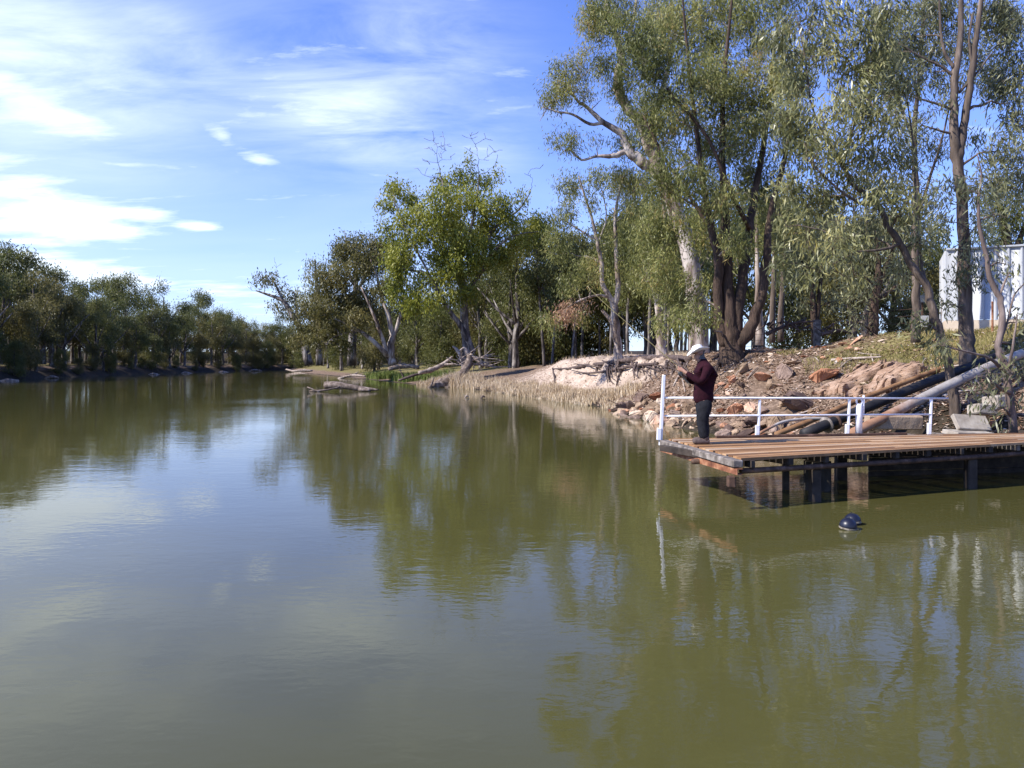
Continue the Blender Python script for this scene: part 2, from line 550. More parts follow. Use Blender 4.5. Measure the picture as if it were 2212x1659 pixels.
class Tree:
    def __init__(s, leaf=(.2, .035), per=46, sig=.26, twigs=0, droop=.9):
        s.t = Tubes(); s.b = Tubes(); s.nodes = []; s.rad = []
        s.leaf, s.per, s.sig, s.twigs, s.droop = leaf, per, sig, twigs, droop
        s.C = {}

    def stem(s, pts, rad, n=4, sides=8, wob=.0, lump=.06):
        P = catmull(pts, n)
        r = np.interp(np.linspace(0, 1, len(P)), np.linspace(0, 1, len(rad)), rad)
        if wob:
            P[1:-1] += rng.normal(0, wob, (len(P) - 2, 3)) * r[1:-1, None]
        s.t.add(P, r, sides, lump=lump)
        s.nodes.append(P[1:]); s.rad.append(r[1:])
        return P

    def _near(s, T):
        A = np.vstack(s.nodes); r = np.concatenate(s.rad)
        dv = T - A
        L = np.linalg.norm(dv, axis=1)
        cost = L + 1.1 * np.maximum(0, -(dv[:, 2]) + .25 * L) + .8 * np.maximum(0, .012 - r) * 100 * .2
        i = np.argmin(cost)
        return A[i], r[i], L[i]

    def grow(s, T, r1=.006, fat=1.0, sides=4, arch=.16):
        S, r, L = s._near(T)
        if L < .03: return
        mid = S + .5 * (T - S) + np.array([0, 0, arch * L]) + rng.normal(0, .07 * L, 3)
        t = np.linspace(0, 1, 6)[:, None]
        P = (1 - t) ** 2 * S + 2 * t * (1 - t) * mid + t * t * T
        P[1:-1] += rng.normal(0, .025 * L, (4, 3))
        r0 = min(r * .7, (.008 + .0105 * L) * fat)
        rr = np.linspace(max(r0, r1), r1, 6)
        s.b.add(P, rr, sides, cap=False)
        s.nodes.append(P[2:]); s.rad.append(rr[2:])

    def spray(s, T, kind, n=None, sig=None):
        n = n or s.per; sg = sig or s.sig
        pos = rng.normal(0, 1, (n, 3)) * np.array([sg * .85, sg * .85, sg * 1.05]) + T - np.array([0, 0, .2 * sg])
        s.C.setdefault(kind, []).append(pos)
        for _ in range(s.twigs):
            e = T + rng.normal(0, sg * 1.1, 3)
            m = (T + e) / 2 + np.array([0, 0, .15 * sg])
            s.b.add(np.array([T, m, e]), [.005, .004, .002], 3, cap=False)

    def clump(s, c, rx, rz, cov=1.6, kind='leaf', ry=None, fat=1.0):
        ry = ry or rx
        la = s.leaf[0] * s.leaf[1] * .5
        nl = cov * math.pi * rx * rz / (la * .5)
        ns = max(3, int(nl / s.per))
        s.grow(np.asarray(c) - np.array([0, 0, rz * .3]), .012, 2.2 * fat, 5)
        d = rng.normal(0, 1, (ns, 3)); d /= np.linalg.norm(d, axis=1)[:, None]
        d *= (rng.random(ns) ** .42)[:, None]
        T = np.asarray(c) + d * np.array([rx, ry, rz])
        T = T[np.argsort(np.linalg.norm(d, axis=1))]
        for q in T:
            s.grow(q, .005, fat)
            s.spray(q, kind)

    def build(s, name, loc, label, cat, bark, leafm, group=None, limb=None):
        root = empty(name, loc, label, cat, group)
        off = np.asarray(loc, float)
        s.t.v = [v - off for v in s.t.v]
        nq = sum(len(f) for f in s.t.f)          # stems first, then the thinner limbs in the same mesh
        if s.b.n:
            s.t.f += [f + s.t.n for f in s.b.f]
            s.t.v += [v - off for v in s.b.v]
            s.t.n += s.b.n
        nl = sum(len(f) for f in s.t.f) - nq
        me = s.t.mesh('trunk')
        link('trunk', me, M[bark], root)
        if limb and nl:
            me.materials.append(M[limb])
            mi = np.zeros(len(me.polygons), np.int32); mi[nq:nq + nl] = 1
            me.polygons.foreach_set('material_index', mi)
        for kind, cl in s.C.items():
            v, f = leaf_mesh([c - off for c in cl], *s.leaf, droop=s.droop)
            link('crown' if kind == 'leaf' else 'dead_foliage', np_mesh('crown', v, f), M[leafm] if kind == 'leaf' else M['leaf_dead'], root)
        return root


def hero(name, label, Y, stems, clumps, bark, leafm, leaf=(.2, .035), per=46, sig=None, cov=1.6, twigs=0, depth=1.0, group=None, dead=(), cat='tree', bare=(), droop=.9, sides=8, limb=None, rscale=1.0):
    t = Tree(leaf, per, sig or leaf[0] * 1.5, twigs, droop)
    base = None
    for st in stems:
        pts, rad = [], []
        for q in st:
            u, v, r = q[:3]; dy = q[3] if len(q) > 3 else 0
            p = at(u, v, Y + dy)
            pts.append(p); rad.append(r * rscale)
        if base is None:
            base = pts[0].copy(); pts[0] = pts[0] - np.array([0, 0, .35])
        t.stem(pts, rad, 4, sides, .12)
    for b in bare:
        e = at(b[0], b[1], Y + (b[2] if len(b) > 2 else 0))
        t.grow(e, .012, 1.6, arch=.02)
        if Y > 70:
            for _ in range(6):
                t.grow(e + np.array([rng.normal(0, .6), rng.normal(0, .5), rng.uniform(.1, 1.8)]), .022, 1.6, 3, arch=.05)
    for c in clumps:
        u, v, ru, rv = c[:4]; dy = c[4] if len(c) > 4 else rng.uniform(-1, 1) * depth
        cv = c[5] if len(c) > 5 else cov
        s = (Y + dy) / F
        t.clump(at(u, v, Y + dy), ru * s, rv * s, cv)
    for c in dead:
        t.clump(at(*c[:2], Y - .5), c[2] * Y / F, c[3] * Y / F, 1.5, 'dead')
    return t.build(name, base, label, cat, bark, leafm, group, limb)


# --- the many stemmed gum on the crest
hero('gum_tree', 'massive multi-stemmed gum with dark rough trunks on the crest behind the fisherman', 30,
     [[(1585, 768, .62), (1578, 735, .46), (1577, 691, .30), (1572, 586, .25), (1569, 497, .21), (1564, 428, .17), (1561, 349, .14), (1562, 200, .10), (1575, 60, .07), (1590, -70, .04)],
      [(1570, 745, .30), (1556, 700, .26), (1553, 665, .22), (1551, 560, .19, -.3), (1537, 497, .16, -.4), (1524, 428, .14, -.5), (1513, 349, .11, -.6), (1495, 200, .08, -.8), (1480, 60, .05, -1), (1470, -60, .03, -1)],
      [(1590, 735, .32), (1595, 665, .25), (1606, 586, .22), (1619, 494, .19, .3), (1630, 415, .16, .5), (1643, 349, .13, .6), (1661, 237, .10, .8), (1669, 131, .07, 1), (1690, -20, .04, 1)],
      [(1592, 752, .36), (1627, 691, .25, -.3), (1645, 639, .21, -.5), (1656, 560, .18, -.6), (1661, 481, .15, -.6), (1685, 380, .11, -.7), (1710, 270, .08, -.8), (1735, 130, .05, -.8), (1760, 10, .03, -.8)],
      [(1572, 586, .15), (1545, 520, .10, .6), (1500, 440, .08, .9), (1440, 350, .06, 1.2), (1390, 250, .04, 1.3)],
      [(1619, 494, .12), (1580, 420, .09, -.8), (1530, 300, .07, -1.2), (1440, 190, .05, -1.4)]],
     [(1480, 180, 95, 85), (1560, 100, 90, 95), (1410, 250, 75, 75), (1440, 390, 70, 65), (1520, 310, 80, 80), (1620, 230, 80, 95), (1690, 140, 75, 95), (1490, 500, 75, 55), (1415, 500, 50, 55),
      (1640, 380, 65, 65), (1470, 620, 62, 50), (1540, 20, 85, 50), (1650, 20, 85, 55), (1450, 60, 75, 60), (1390, 130, 60, 60), (1590, 520, 45, 36, -1.5), (1690, 470, 45, 45), (1528, 690, 20, 34, -1.6), (1490, 690, 34, 30, -1.4),
      (1420, 590, 50, 45), (1560, 430, 60, 45, -1.5), (1720, 300, 55, 65), (1450, 690, 40, 28), (1570, 190, 70, 60), (1360, 60, 55, 50), (1600, 300, 55, 50), (1500, 400, 55, 45)],
     'bark_dark', 'leaf_olive', (.20, .040), 60, .21, 1.35, twigs=1, depth=2.4, sides=10, limb='bark_limb', rscale=.86)

# --- tall pale gum behind it, reaching over the river
hero('gum_tree', 'tall pale-limbed gum with a long crooked limb reaching out to the left over the bank', 38,
     [[(1515, 765, .5), (1505, 640, .44), (1475, 500, .40), (1435, 389, .36), (1416, 342, .34), (1401, 310, .30), (1390, 276, .26), (1362, 240, .22), (1337, 200, .24), (1335, 158, .22), (1342, 118, .17), (1325, 60, .12), (1300, -40, .06)],
      [(1430, 385, .26), (1409, 363, .28), (1380, 345, .26), (1359, 324, .24), (1343, 289, .18), (1306, 266, .13), (1269, 232, .09), (1248, 218, .06), (1230, 190, .04)],
      [(1306, 266, .09), (1274, 268, .08), (1237, 247, .06), (1206, 242, .05), (1172, 232, .03)],
      [(1359, 324, .15), (1324, 337, .13), (1290, 337, .07), (1256, 345, .06), (1232, 324, .05), (1217, 327, .03)],
      [(1395, 285, .20), (1420, 230, .15, .6), (1440, 160, .10, 1), (1460, 60, .06, 1)],
      [(1340, 123, .12), (1358, 80, .09), (1372, 20, .07), (1380, -50, .04)]],
     [(1212, 165, 30, 38, 0), (1200, 205, 26, 26, .3), (1246, 150, 26, 30, .5), (1180, 212, 18, 18, 0), (1222, 190, 30, 22, -.5), (1285, 50, 38, 50), (1325, 20, 55, 50), (1300, 130, 32, 32), (1292, 10, 38, 34, .6), (1232, 306, 28, 20, 0),
      (1200, 298, 18, 20, 0), (1290, 306, 22, 13, .3, .8), (1345, 180, 36, 38, -.8), (1362, 310, 34, 30, .9), (1262, 205, 26, 22, 0, 1.0), (1395, 110, 60, 60), (1430, 30, 60, 50), (1420, 290, 45, 40, 1.5), (1380, 400, 40, 36, 1.5), (1265, 110, 16, 20, 0), (1330, 380, 30, 24)],
     'bark_pale', 'leaf_olive', (.21, .040), 50, .24, 1.45, twigs=1, depth=1.5, limb='bark_limb', bare=[(1166, 262), (1215, 262), (1245, 290), (1300, 215), (1290, 222)])

# --- forked gum at the shed
hero('gum_tree', 'tall straight gum forking into two smooth stems, in front of the metal shed', 21,
     [[(2098, 822, .30), (2090, 760, .24), (2086, 700, .21), (2082, 560, .185), (2078, 430, .165), (2068, 350, .16), (2062, 300, .145), (2061, 237, .125), (2064, 158, .11), (2074, 79, .09), (2077, 0, .075), (2080, -80, .05)],
      [(2071, 365, .13), (2074, 318, .135), (2088, 237, .115), (2101, 145, .10), (2111, 66, .085), (2119, 0, .07), (2128, -80, .05)],
      [(2062, 150, .06), (2040, 110, .05), (2032, 66, .04), (2029, 0, .03), (2026, -60, .02)],
      [(2101, 145, .05), (2094, 90, .04), (2100, 30, .03)], [(2061, 165, .05), (2030, 142, .04), (1985, 120, .03), (1940, 92, .02)],
      [(2072, 200, .045), (2108, 160, .035), (2140, 118, .025)], [(2061, 237, .05), (2010, 220, .035), (1955, 205, .02)],
      [(2074, 290, .05), (2040, 285, .035), (1990, 270, .02)]],
     [(1960, 70, 55, 45, .8), (1905, 120, 50, 45, .8), (2000, 25, 50, 38, 1), (1965, 165, 32, 26, .3, 1), (2165, 70, 45, 55, .5), (2195, 150, 34, 55, .5), (2180, 215, 32, 28, .3, 1.2), (2045, 30, 30, 30, 1), (2160, 10, 40, 30, .5),
      (2170, 320, 38, 34, -.5), (2130, 395, 40, 30, -.4), (2060, 400, 36, 26, -.6), (2130, 340, 22, 18, 0, 1), (2190, 400, 30, 30, .3), (2030, 235, 18, 18, 0, .9), (1985, 255, 22, 16, .2, .9), (2115, 480, 26, 26, -.5, 1), (2045, 470, 24, 26, -.4, 1.1), (2100, 560, 20, 40, -.5, .9), (2058, 600, 24, 30, -.3, 1.1), (2045, 655, 18, 22, -.3, .9), (2120, 600, 16, 26, -.4, .8), (2150, 180, 40, 40, .6), (2200, 260, 30, 44, .4), (1930, 180, 34, 30, .6), (2020, 150, 26, 30, .8, 1.0), (2130, 20, 40, 36, 1), (2100, 300, 18, 26, .5, .9), (2200, 330, 30, 40, 0)],
     'bark_brown', 'leaf_blue', (.20, .038), 34, .18, 1.35, twigs=2, depth=.9, sides=10, rscale=.86)

# --- leaning gum by the pipes
hero('gum_tree', 'slender gum leaning left over the pipes, its trunk rooted beside the concrete slab', 18.3,
     [[(2068, 900, .16), (2057, 840, .135), (2048, 783, .125), (2030, 718, .118), (2012, 660, .112), (1998, 612, .105), (1969, 573, .10), (1945, 528, .092), (1919, 491, .085), (1909, 465, .08), (1891, 436, .072), (1840, 396, .058), (1822, 357, .045), (1790, 300, .03), (1770, 230, .02)],
      [(2006, 640, .065), (1995, 590, .05, .2), (1985, 520, .045, .3), (1978, 430, .038, .4), (1975, 330, .03, .4), (1960, 220, .02, .4)],
      [(1891, 436, .05), (1860, 440, .04, -.3), (1800, 400, .03, -.5), (1740, 340, .02, -.6)],
      [(1945, 528, .05), (1900, 540, .035, -.3), (1850, 545, .025, -.4), (1800, 570, .015, -.5)],
      [(1822, 357, .03), (1850, 250, .03, .4), (1870, 140, .025, .5), (1880, 40, .015, .6)],
      [(1840, 396, .03), (1760, 250, .028, .2), (1740, 130, .02, .2), (1720, 30, .012, .2)]],
     [(1850, 330, 60, 52), (1780, 410, 60, 52), (1735, 290, 52, 55), (1820, 230, 62, 48), (1900, 250, 55, 42), (1935, 340, 48, 40), (1960, 440, 40, 38), (1870, 500, 45, 36), (1800, 510, 50, 38), (1985, 510, 34, 36),
      (1890, 90, 62, 52), (1790, 100, 62, 58), (1710, 400, 40, 38), (1690, 240, 44, 50), (1950, 180, 48, 44), (1780, 310, 48, 40), (1870, 200, 46, 40), (1690, 90, 46, 48), (1920, 20, 46, 30), (1700, 480, 34, 34), (1845, 590, 26, 30), (1770, 580, 34, 28), (1950, 590, 26, 26), (1840, 160, 52, 40), (1720, 180, 40, 50), (1870, 420, 36, 26), (1750, 500, 42, 36), (1830, 20, 60, 36), (1740, 30, 52, 42), (1910, 400, 34, 26),
      (1990, 690, 14, 22, -.3, .9), (2030, 740, 18, 16, -.3, .9), (1700, 560, 30, 30)],
     'bark_brown', 'leaf_big', (.21, .039), 38, .17, 1.35, twigs=2, depth=1.1, rscale=.85)

hero('gum_tree', 'slender upright gum with an airy grey-green crown between the leaning gum and the forked gum', 24.5,
     [[(1978, 716, .15), (1979, 640, .13), (1976, 540, .115), (1980, 430, .10), (1975, 300, .08), (1985, 160, .06), (1995, 20, .045), (2000, -60, .03)], [(1978, 480, .06), (2010, 380, .045), (2040, 280, .03), (2060, 180, .02)],
      [(1975, 310, .05), (1940, 210, .035), (1910, 100, .025), (1890, 0, .015)], [(1985, 160, .04), (2030, 80, .03), (2060, -10, .02)]],
     [(1960, 300, 36, 36, 0, 1.1), (2030, 320, 34, 34, .3, 1.0), (1920, 130, 46, 44), (1990, 110, 44, 44), (2050, 80, 44, 40), (2060, 190, 34, 32, .3, 1.1), (1890, 30, 44, 36), (2010, 10, 50, 32), (1990, 400, 30, 30, 0, 1.1), (2025, 430, 26, 24, 0, 1), (1940, 240, 36, 32, 0, 1.1), (2110, 120, 36, 40, .8), (2160, 150, 40, 50, 1.2, 1.1), (2190, 50, 40, 44, 1.2, 1.2)],
     'bark_brown', 'leaf_blue', (.2, .036), 34, .22, 1.3, twigs=1, depth=1.0)
# --- thin sapling
hero('sapling', 'thin crooked gum sapling with sparse leaves at the edge of the bank, nearest the deck', 16,
     [[(2190, 900, .085), (2173, 806, .075), (2159, 764, .07), (2157, 743, .068), (2165, 690, .065), (2159, 644, .06), (2138, 599, .052), (2130, 549, .046), (2116, 491, .038), (2114, 431, .028), (2120, 380, .018), (2110, 330, .01)],
      [(2157, 745, .03), (2175, 700, .022), (2190, 640, .018), (2215, 610, .012)],
      [(2173, 806, .045), (2140, 775, .03, -.3), (2090, 760, .02, -.5), (2030, 745, .01, -.6)],
      [(2159, 640, .03), (2170, 610, .022), (2180, 590, .012)],
      [(2173, 806, .04), (2185, 770, .03, -.2), (2192, 720, .02, -.3), (2198, 680, .01, -.3)],
      [(2184, 850, .045), (2160, 838, .035, -.3), (2130, 815, .02, -.5), (2105, 815, .01, -.6)]],
     [(2160, 560, 16, 26, 0, .6), (2180, 585, 18, 18, 0, .6), (2110, 410, 26, 24, 0, .8), (2150, 460, 24, 22, 0, .8), (2120, 835, 28, 24, -.6, .8), (2185, 800, 30, 34, -.3, .7), (2200, 860, 24, 28, 0, .7), (2040, 745, 18, 14, -.6, .9), (2140, 800, 20, 16, -.5, .6), (2195, 690, 18, 22, 0, .6), (2150, 880, 22, 20, -.4, .7)],
     'bark_young', 'leaf_blue', (.18, .042), 14, .16, .9, twigs=3, depth=.4)

# --- white trunk with the dead branch
hero('gum_tree', 'forked pale-trunked gum carrying a branch of dead brown leaves above the sandy bank', 46,
     [[(1337, 772, .34), (1333, 735, .30), (1330, 704, .28), (1327, 665, .26), (1316, 639, .20), (1301, 612, .17), (1298, 560, .15), (1290, 520, .13), (1278, 470, .10), (1262, 420, .07), (1250, 380, .04)],
      [(1327, 668, .20), (1335, 626, .18), (1332, 560, .16), (1329, 494, .13), (1332, 441, .10), (1345, 390, .06)],
      [(1316, 642, .12), (1290, 638, .09, -.4), (1255, 648, .06, -.8), (1225, 664, .03, -.9)],
      [(1290, 520, .08), (1253, 497, .06), (1225, 480, .04)], [(1290, 530, .07), (1310, 470, .05), (1300, 410, .03)], [(1337, 772, .2, .5), (1322, 700, .16, .6), (1300, 670, .10, .8)]],
     [(1232, 400, 32, 30), (1222, 455, 30, 30), (1285, 385, 32, 24), (1345, 395, 40, 36), (1360, 460, 36, 34), (1280, 430, 26, 22, 0, .9), (1215, 540, 38, 30), (1270, 580, 34, 30, -1), (1230, 610, 36, 26), (1200, 500, 26, 26), (1310, 520, 24, 24, 0, .9), (1200, 700, 16, 18, -1), (1180, 690, 14, 20, -1), (1345, 560, 26, 30), (1260, 690, 24, 14, -.5)],
     'bark_pale', 'leaf_olive', (.24, .048), 40, .28, 1.35, depth=1.4, rscale=.8, dead=[(1228, 668, 30, 18), (1208, 682, 18, 12), (1262, 655, 14, 9)])

hero('gum_tree', 'straight reddish-trunked gum standing on the bank top left of the fisherman', 45,
     [[(1428, 765, .36), (1428, 740, .28), (1427, 700, .24), (1422, 650, .21), (1428, 580, .17), (1440, 500, .12), (1430, 430, .06)], [(1422, 655, .14), (1405, 610, .10), (1390, 560, .06)]],
     [(1420, 600, 44, 36), (1400, 540, 44, 44), (1450, 560, 40, 40), (1380, 590, 30, 28), (1470, 500, 40, 40), (1410, 480, 40, 40)],
     'bark_pale', 'leaf_olive', (.24, .045), 36, .34, 1.3, depth=1.5)

# --- slim trees on the crest against the sky
hero('gum_tree', 'small dark-trunked gum with an open vase of limbs, against the sky beside the round shrub', 29,
     [[(1882, 724, .22), (1886, 690, .19), (1890, 652, .17), (1895, 612, .14), (1898, 565, .09), (1890, 500, .05)], [(1895, 618, .10), (1916, 573, .085), (1926, 548, .06), (1935, 500, .04)],
      [(1890, 655, .08), (1915, 635, .06), (1945, 612, .04), (1975, 600, .02)], [(1894, 620, .06), (1870, 600, .045), (1845, 585, .03)]],
     [(1860, 610, 26, 24, 0, .9), (1945, 590, 28, 20, 0, .8), (1905, 540, 34, 28), (1845, 640, 28, 26, -.5, .9), (1880, 480, 36, 30), (1945, 520, 34, 28), (1850, 690, 16, 18, -.5, 1), (1835, 570, 24, 24)],
     'bark_dark', 'leaf_blue', (.2, .036), 30, .26, 1.2, twigs=1, depth=.8)
hero('gum_tree', 'twin dark stems of a young gum rising beside the grey fence post', 33,
     [[(1760, 724, .14), (1757, 660, .12), (1754, 600, .10), (1750, 520, .07), (1745, 440, .04)], [(1762, 722, .11), (1768, 650, .09), (1776, 590, .07), (1790, 520, .04)], [(1754, 610, .05), (1735, 570, .04), (1715, 540, .02)]],
     [(1740, 590, 30, 26, 0, 1), (1790, 560, 34, 28), (1720, 520, 36, 30), (1775, 490, 36, 30), (1810, 640, 24, 28, 0, .9), (1735, 650, 20, 18, 0, .8), (1700, 600, 24, 26, 0, .9)],
     'bark_dark', 'leaf_blue', (.21, .038), 30, .28, 1.2, depth=1)
for k, (u, v0, lean, lab) in enumerate([(1668, 718, 8, 'thin straight red-barked gum, first to the right of the multi-stemmed gum'), (1686, 716, 12, 'thin straight red-barked gum, second to the right of the multi-stemmed gum'), (1640, 724, -6, 'stout grey-trunked gum half hidden behind the forked base of the multi-stemmed gum')]):
    hero('gum_tree', lab, 36 + k, [[(u, v0 + 6, .15 + .06 * (k == 2)), (u + lean * .2, 640, .12 + .05 * (k == 2)), (u + lean * .6, 560, .10), (u + lean, 470, .06), (u + lean * 1.4, 380, .03)], [(u + lean * .5, 590, .05), (u + 25, 540, .04), (u + 40, 500, .02)]],
         [(u + 10, 520, 34, 30), (u + 25, 450, 36, 36), (u - 15, 470, 30, 30), (u + 36, 560, 22, 22, 0, .9)],
         'bark_pale' if k == 2 else 'bark_brown', 'leaf_olive', (.22, .04), 32, .3, 1.2, depth=1)

# --- mid distance heroes
hero('gum_tree', 'huge bright yellow-green gum with spreading limbs, the tallest beyond the brush pile', 76,
     [[(1012, 772, .85), (1006, 720, .72), (1000, 638, .62), (993, 566, .48), (975, 494, .36), (965, 440, .22), (955, 390, .12)],
      [(1022, 760, .50, -2), (1016, 743, .46, -2), (987, 693, .40, -2.5), (952, 644, .34, -3), (929, 598, .27, -3), (900, 586, .2, -3), (868, 580, .12, -3)],
      [(1002, 640, .40), (1030, 600, .36, .5), (1059, 552, .32, 1), (1056, 508, .27, 1), (1074, 488, .22, 1), (1120, 453, .14, 1), (1146, 416, .07, 1)],
      [(929, 598, .2, -3), (900, 540, .16, -3), (870, 480, .12, -3), (850, 430, .07, -3)], [(993, 566, .3), (1015, 500, .22), (1030, 430, .15), (1035, 380, .08)],
      [(998, 620, .3), (965, 570, .24), (935, 520, .18), (905, 470, .11)], [(1059, 552, .18), (1090, 520, .14), (1125, 505, .09), (1165, 500, .05)]],
     [(850, 405, 34, 17), (835, 440, 22, 17), (882, 432, 28, 22), (870, 475, 34, 20), (950, 430, 42, 26), (1010, 430, 42, 28), (1070, 440, 40, 26), (940, 490, 48, 32), (1010, 500, 46, 36), (870, 545, 38, 26, -3), (1100, 470, 28, 24), (1130, 425, 22, 20, 0, 1), (990, 570, 44, 32), (930, 600, 38, 26, -3), (890, 505, 36, 22, -3),
      (1000, 380, 28, 20), (960, 395, 28, 18), (830, 492, 20, 13, -2), (950, 545, 44, 28, -2), (1060, 500, 34, 28), (1040, 395, 26, 20), (1040, 560, 34, 28), (860, 590, 28, 18, -3), (900, 630, 26, 18, -3), (1005, 345, 16, 13, 0, 1), (1075, 375, 18, 14, 0, 1), (840, 520, 22, 14, -2), (970, 640, 30, 20, -3), (1120, 520, 30, 22, 1), (1155, 480, 22, 22, 1), (1170, 505, 24, 20, 1.5), (850, 560, 30, 22, -3), (885, 660, 34, 22, -3), (925, 655, 30, 20, -3.5), (850, 620, 28, 20, -3), (960, 590, 36, 26), (1080, 545, 32, 26, 1), (910, 465, 34, 22), (1010, 630, 30, 22, -1), (970, 470, 40, 26), (1050, 470, 36, 26), (985, 520, 44, 30, -2), (1030, 530, 40, 28, -1)],
     'bark_grey', 'leaf_yellow', (.36, .12), 34, .40, 2.1, depth=3.4, rscale=.62, limb='bark_grey', bare=[(945, 318), (955, 345), (925, 350), (1030, 325), (1045, 345), (910, 375), (1068, 360), (1018, 330), (962, 325), (1150, 385), (938, 335), (975, 345), (1052, 330)])
hero('gum_tree', 'broad dark gum with pale limbs fanning from its base, left of the yellow-green tree', 92,
     [[(848, 782, .8), (842, 760, .7), (848, 725, .5), (839, 682, .4), (828, 653, .3), (815, 600, .2), (800, 560, .1)], [(838, 770, .5), (828, 758, .42, -1), (799, 731, .36, -1.5), (770, 711, .28, -2), (732, 693, .18, -2), (700, 680, .09, -2)],
      [(840, 768, .5), (831, 745, .38, -.5), (813, 696, .3, -1), (803, 670, .22, -1), (780, 620, .12, -1)], [(846, 740, .4), (862, 690, .3), (872, 650, .2), (868, 600, .1)],
      [(775, 714, .16, -2), (745, 720, .12, -2.5), (722, 728, .08, -3), (705, 742, .04, -3)]],
     [(700, 640, 32, 28), (735, 600, 38, 30), (790, 570, 38, 30), (755, 660, 42, 28), (840, 620, 38, 30), (770, 530, 34, 17), (690, 690, 28, 22), (660, 712, 22, 20), (810, 670, 26, 20, 1), (870, 660, 30, 26), (740, 545, 26, 20), (815, 530, 26, 20), (700, 600, 26, 20), (870, 570, 26, 26), (720, 700, 40, 26, -2), (680, 735, 24, 18, -2.5), (780, 640, 46, 30), (660, 670, 26, 22, -1), (740, 740, 30, 16, -2), (820, 560, 32, 24), (640, 730, 18, 22, -1), (700, 670, 36, 26, -2), (845, 540, 24, 20), (770, 690, 34, 20, -2)],
     'bark_pale', 'leaf_brownish', (.42, .14), 34, .45, 2.2, depth=3.4, rscale=.7)
hero('gum_tree', 'gnarled gum leaning out left over the river with a bare twig at its top', 130,
     [[(668, 784, .75), (655, 735, .62), (648, 708, .55), (631, 679, .48), (611, 650, .36), (579, 636, .22), (553, 628, .1)], [(611, 650, .25), (600, 625, .18), (590, 605, .1)], [(640, 694, .3), (640, 660, .2), (635, 630, .1)]],
     [(575, 604, 22, 10), (560, 598, 14, 8), (600, 602, 18, 11), (618, 640, 20, 15), (598, 662, 18, 11), (640, 640, 18, 16), (625, 670, 20, 13), (640, 690, 22, 15), (606, 620, 12, 8)],
     'bark_grey', 'leaf_brownish', (.55, .18), 26, .6, 1.3, depth=2, bare=[(597, 578), (545, 628), (553, 622)])
hero('gum_tree', 'thin-crowned gum rising pale against the sky behind the leaning riverside tree', 125,
     [[(690, 784, .6), (688, 700, .4), (684, 620, .25), (680, 560, .12)], [(686, 640, .2), (700, 590, .12), (705, 560, .06)]],
     [(678, 570, 18, 15, 0, 1), (690, 600, 24, 18, 0, 1.1), (665, 600, 16, 15, 0, 1), (690, 640, 28, 20), (705, 575, 14, 14, 0, 1), (660, 640, 20, 18)],
     'bark_grey', 'leaf_blue', (.5, .16), 26, .6, 1.2, depth=2)
hero('gum_tree', 'rounded dark gum between the leaning riverside tree and the yellow-green tree', 108,
     [[(760, 784, .7), (765, 680, .5), (770, 600, .3), (765, 540, .15)], [(768, 620, .25), (740, 560, .15), (735, 530, .08)], [(768, 640, .25), (800, 570, .15), (805, 530, .08)]],
     [(735, 530, 22, 16), (765, 515, 28, 14), (800, 530, 26, 20), (760, 560, 36, 24), (725, 570, 20, 20), (800, 580, 30, 26)],
     'bark_grey', 'leaf_forest', (.45, .14), 26, .6, 1.4, depth=2)

# --- round shrub beside the shed
hero('shrub', 'large rounded grey-green shrub on the bank top between the small gum and the shed', 33,
     [[(1960, 722, .14), (1955, 690, .1), (1945, 660, .06)], [(1962, 720, .12), (1980, 680, .08), (1995, 650, .05)]],
     [(1945, 685, 32, 26, 0), (1985, 675, 36, 28, .5), (1930, 700, 22, 18, -.3), (1965, 655, 36, 18, 0), (2010, 690, 30, 24, .6), (1960, 710, 40, 14, -.5), (2030, 650, 26, 24, .8)],
     'bark_young', 'leaf_brownish', (.14, .05), 40, .2, 1.9, depth=.5, cat='shrub')
# --- dense background crown at the far right edge
hero('gum_tree', 'olive gum crown filling the gap above the shed roof behind the forked gum', 34,
     [[(2185, 700, .3), (2180, 560, .22), (2165, 470, .15), (2150, 420, .08)], [(2180, 570, .15), (2210, 500, .1), (2225, 440, .06)]],
     [(2180, 480, 40, 36), (2150, 440, 36, 34), (2215, 440, 40, 40), (2130, 500, 32, 30), (2200, 520, 34, 18), (2170, 400, 40, 30)],
     'bark_brown', 'leaf_olive', (.2, .036), 40, .28, 1.4, depth=1)


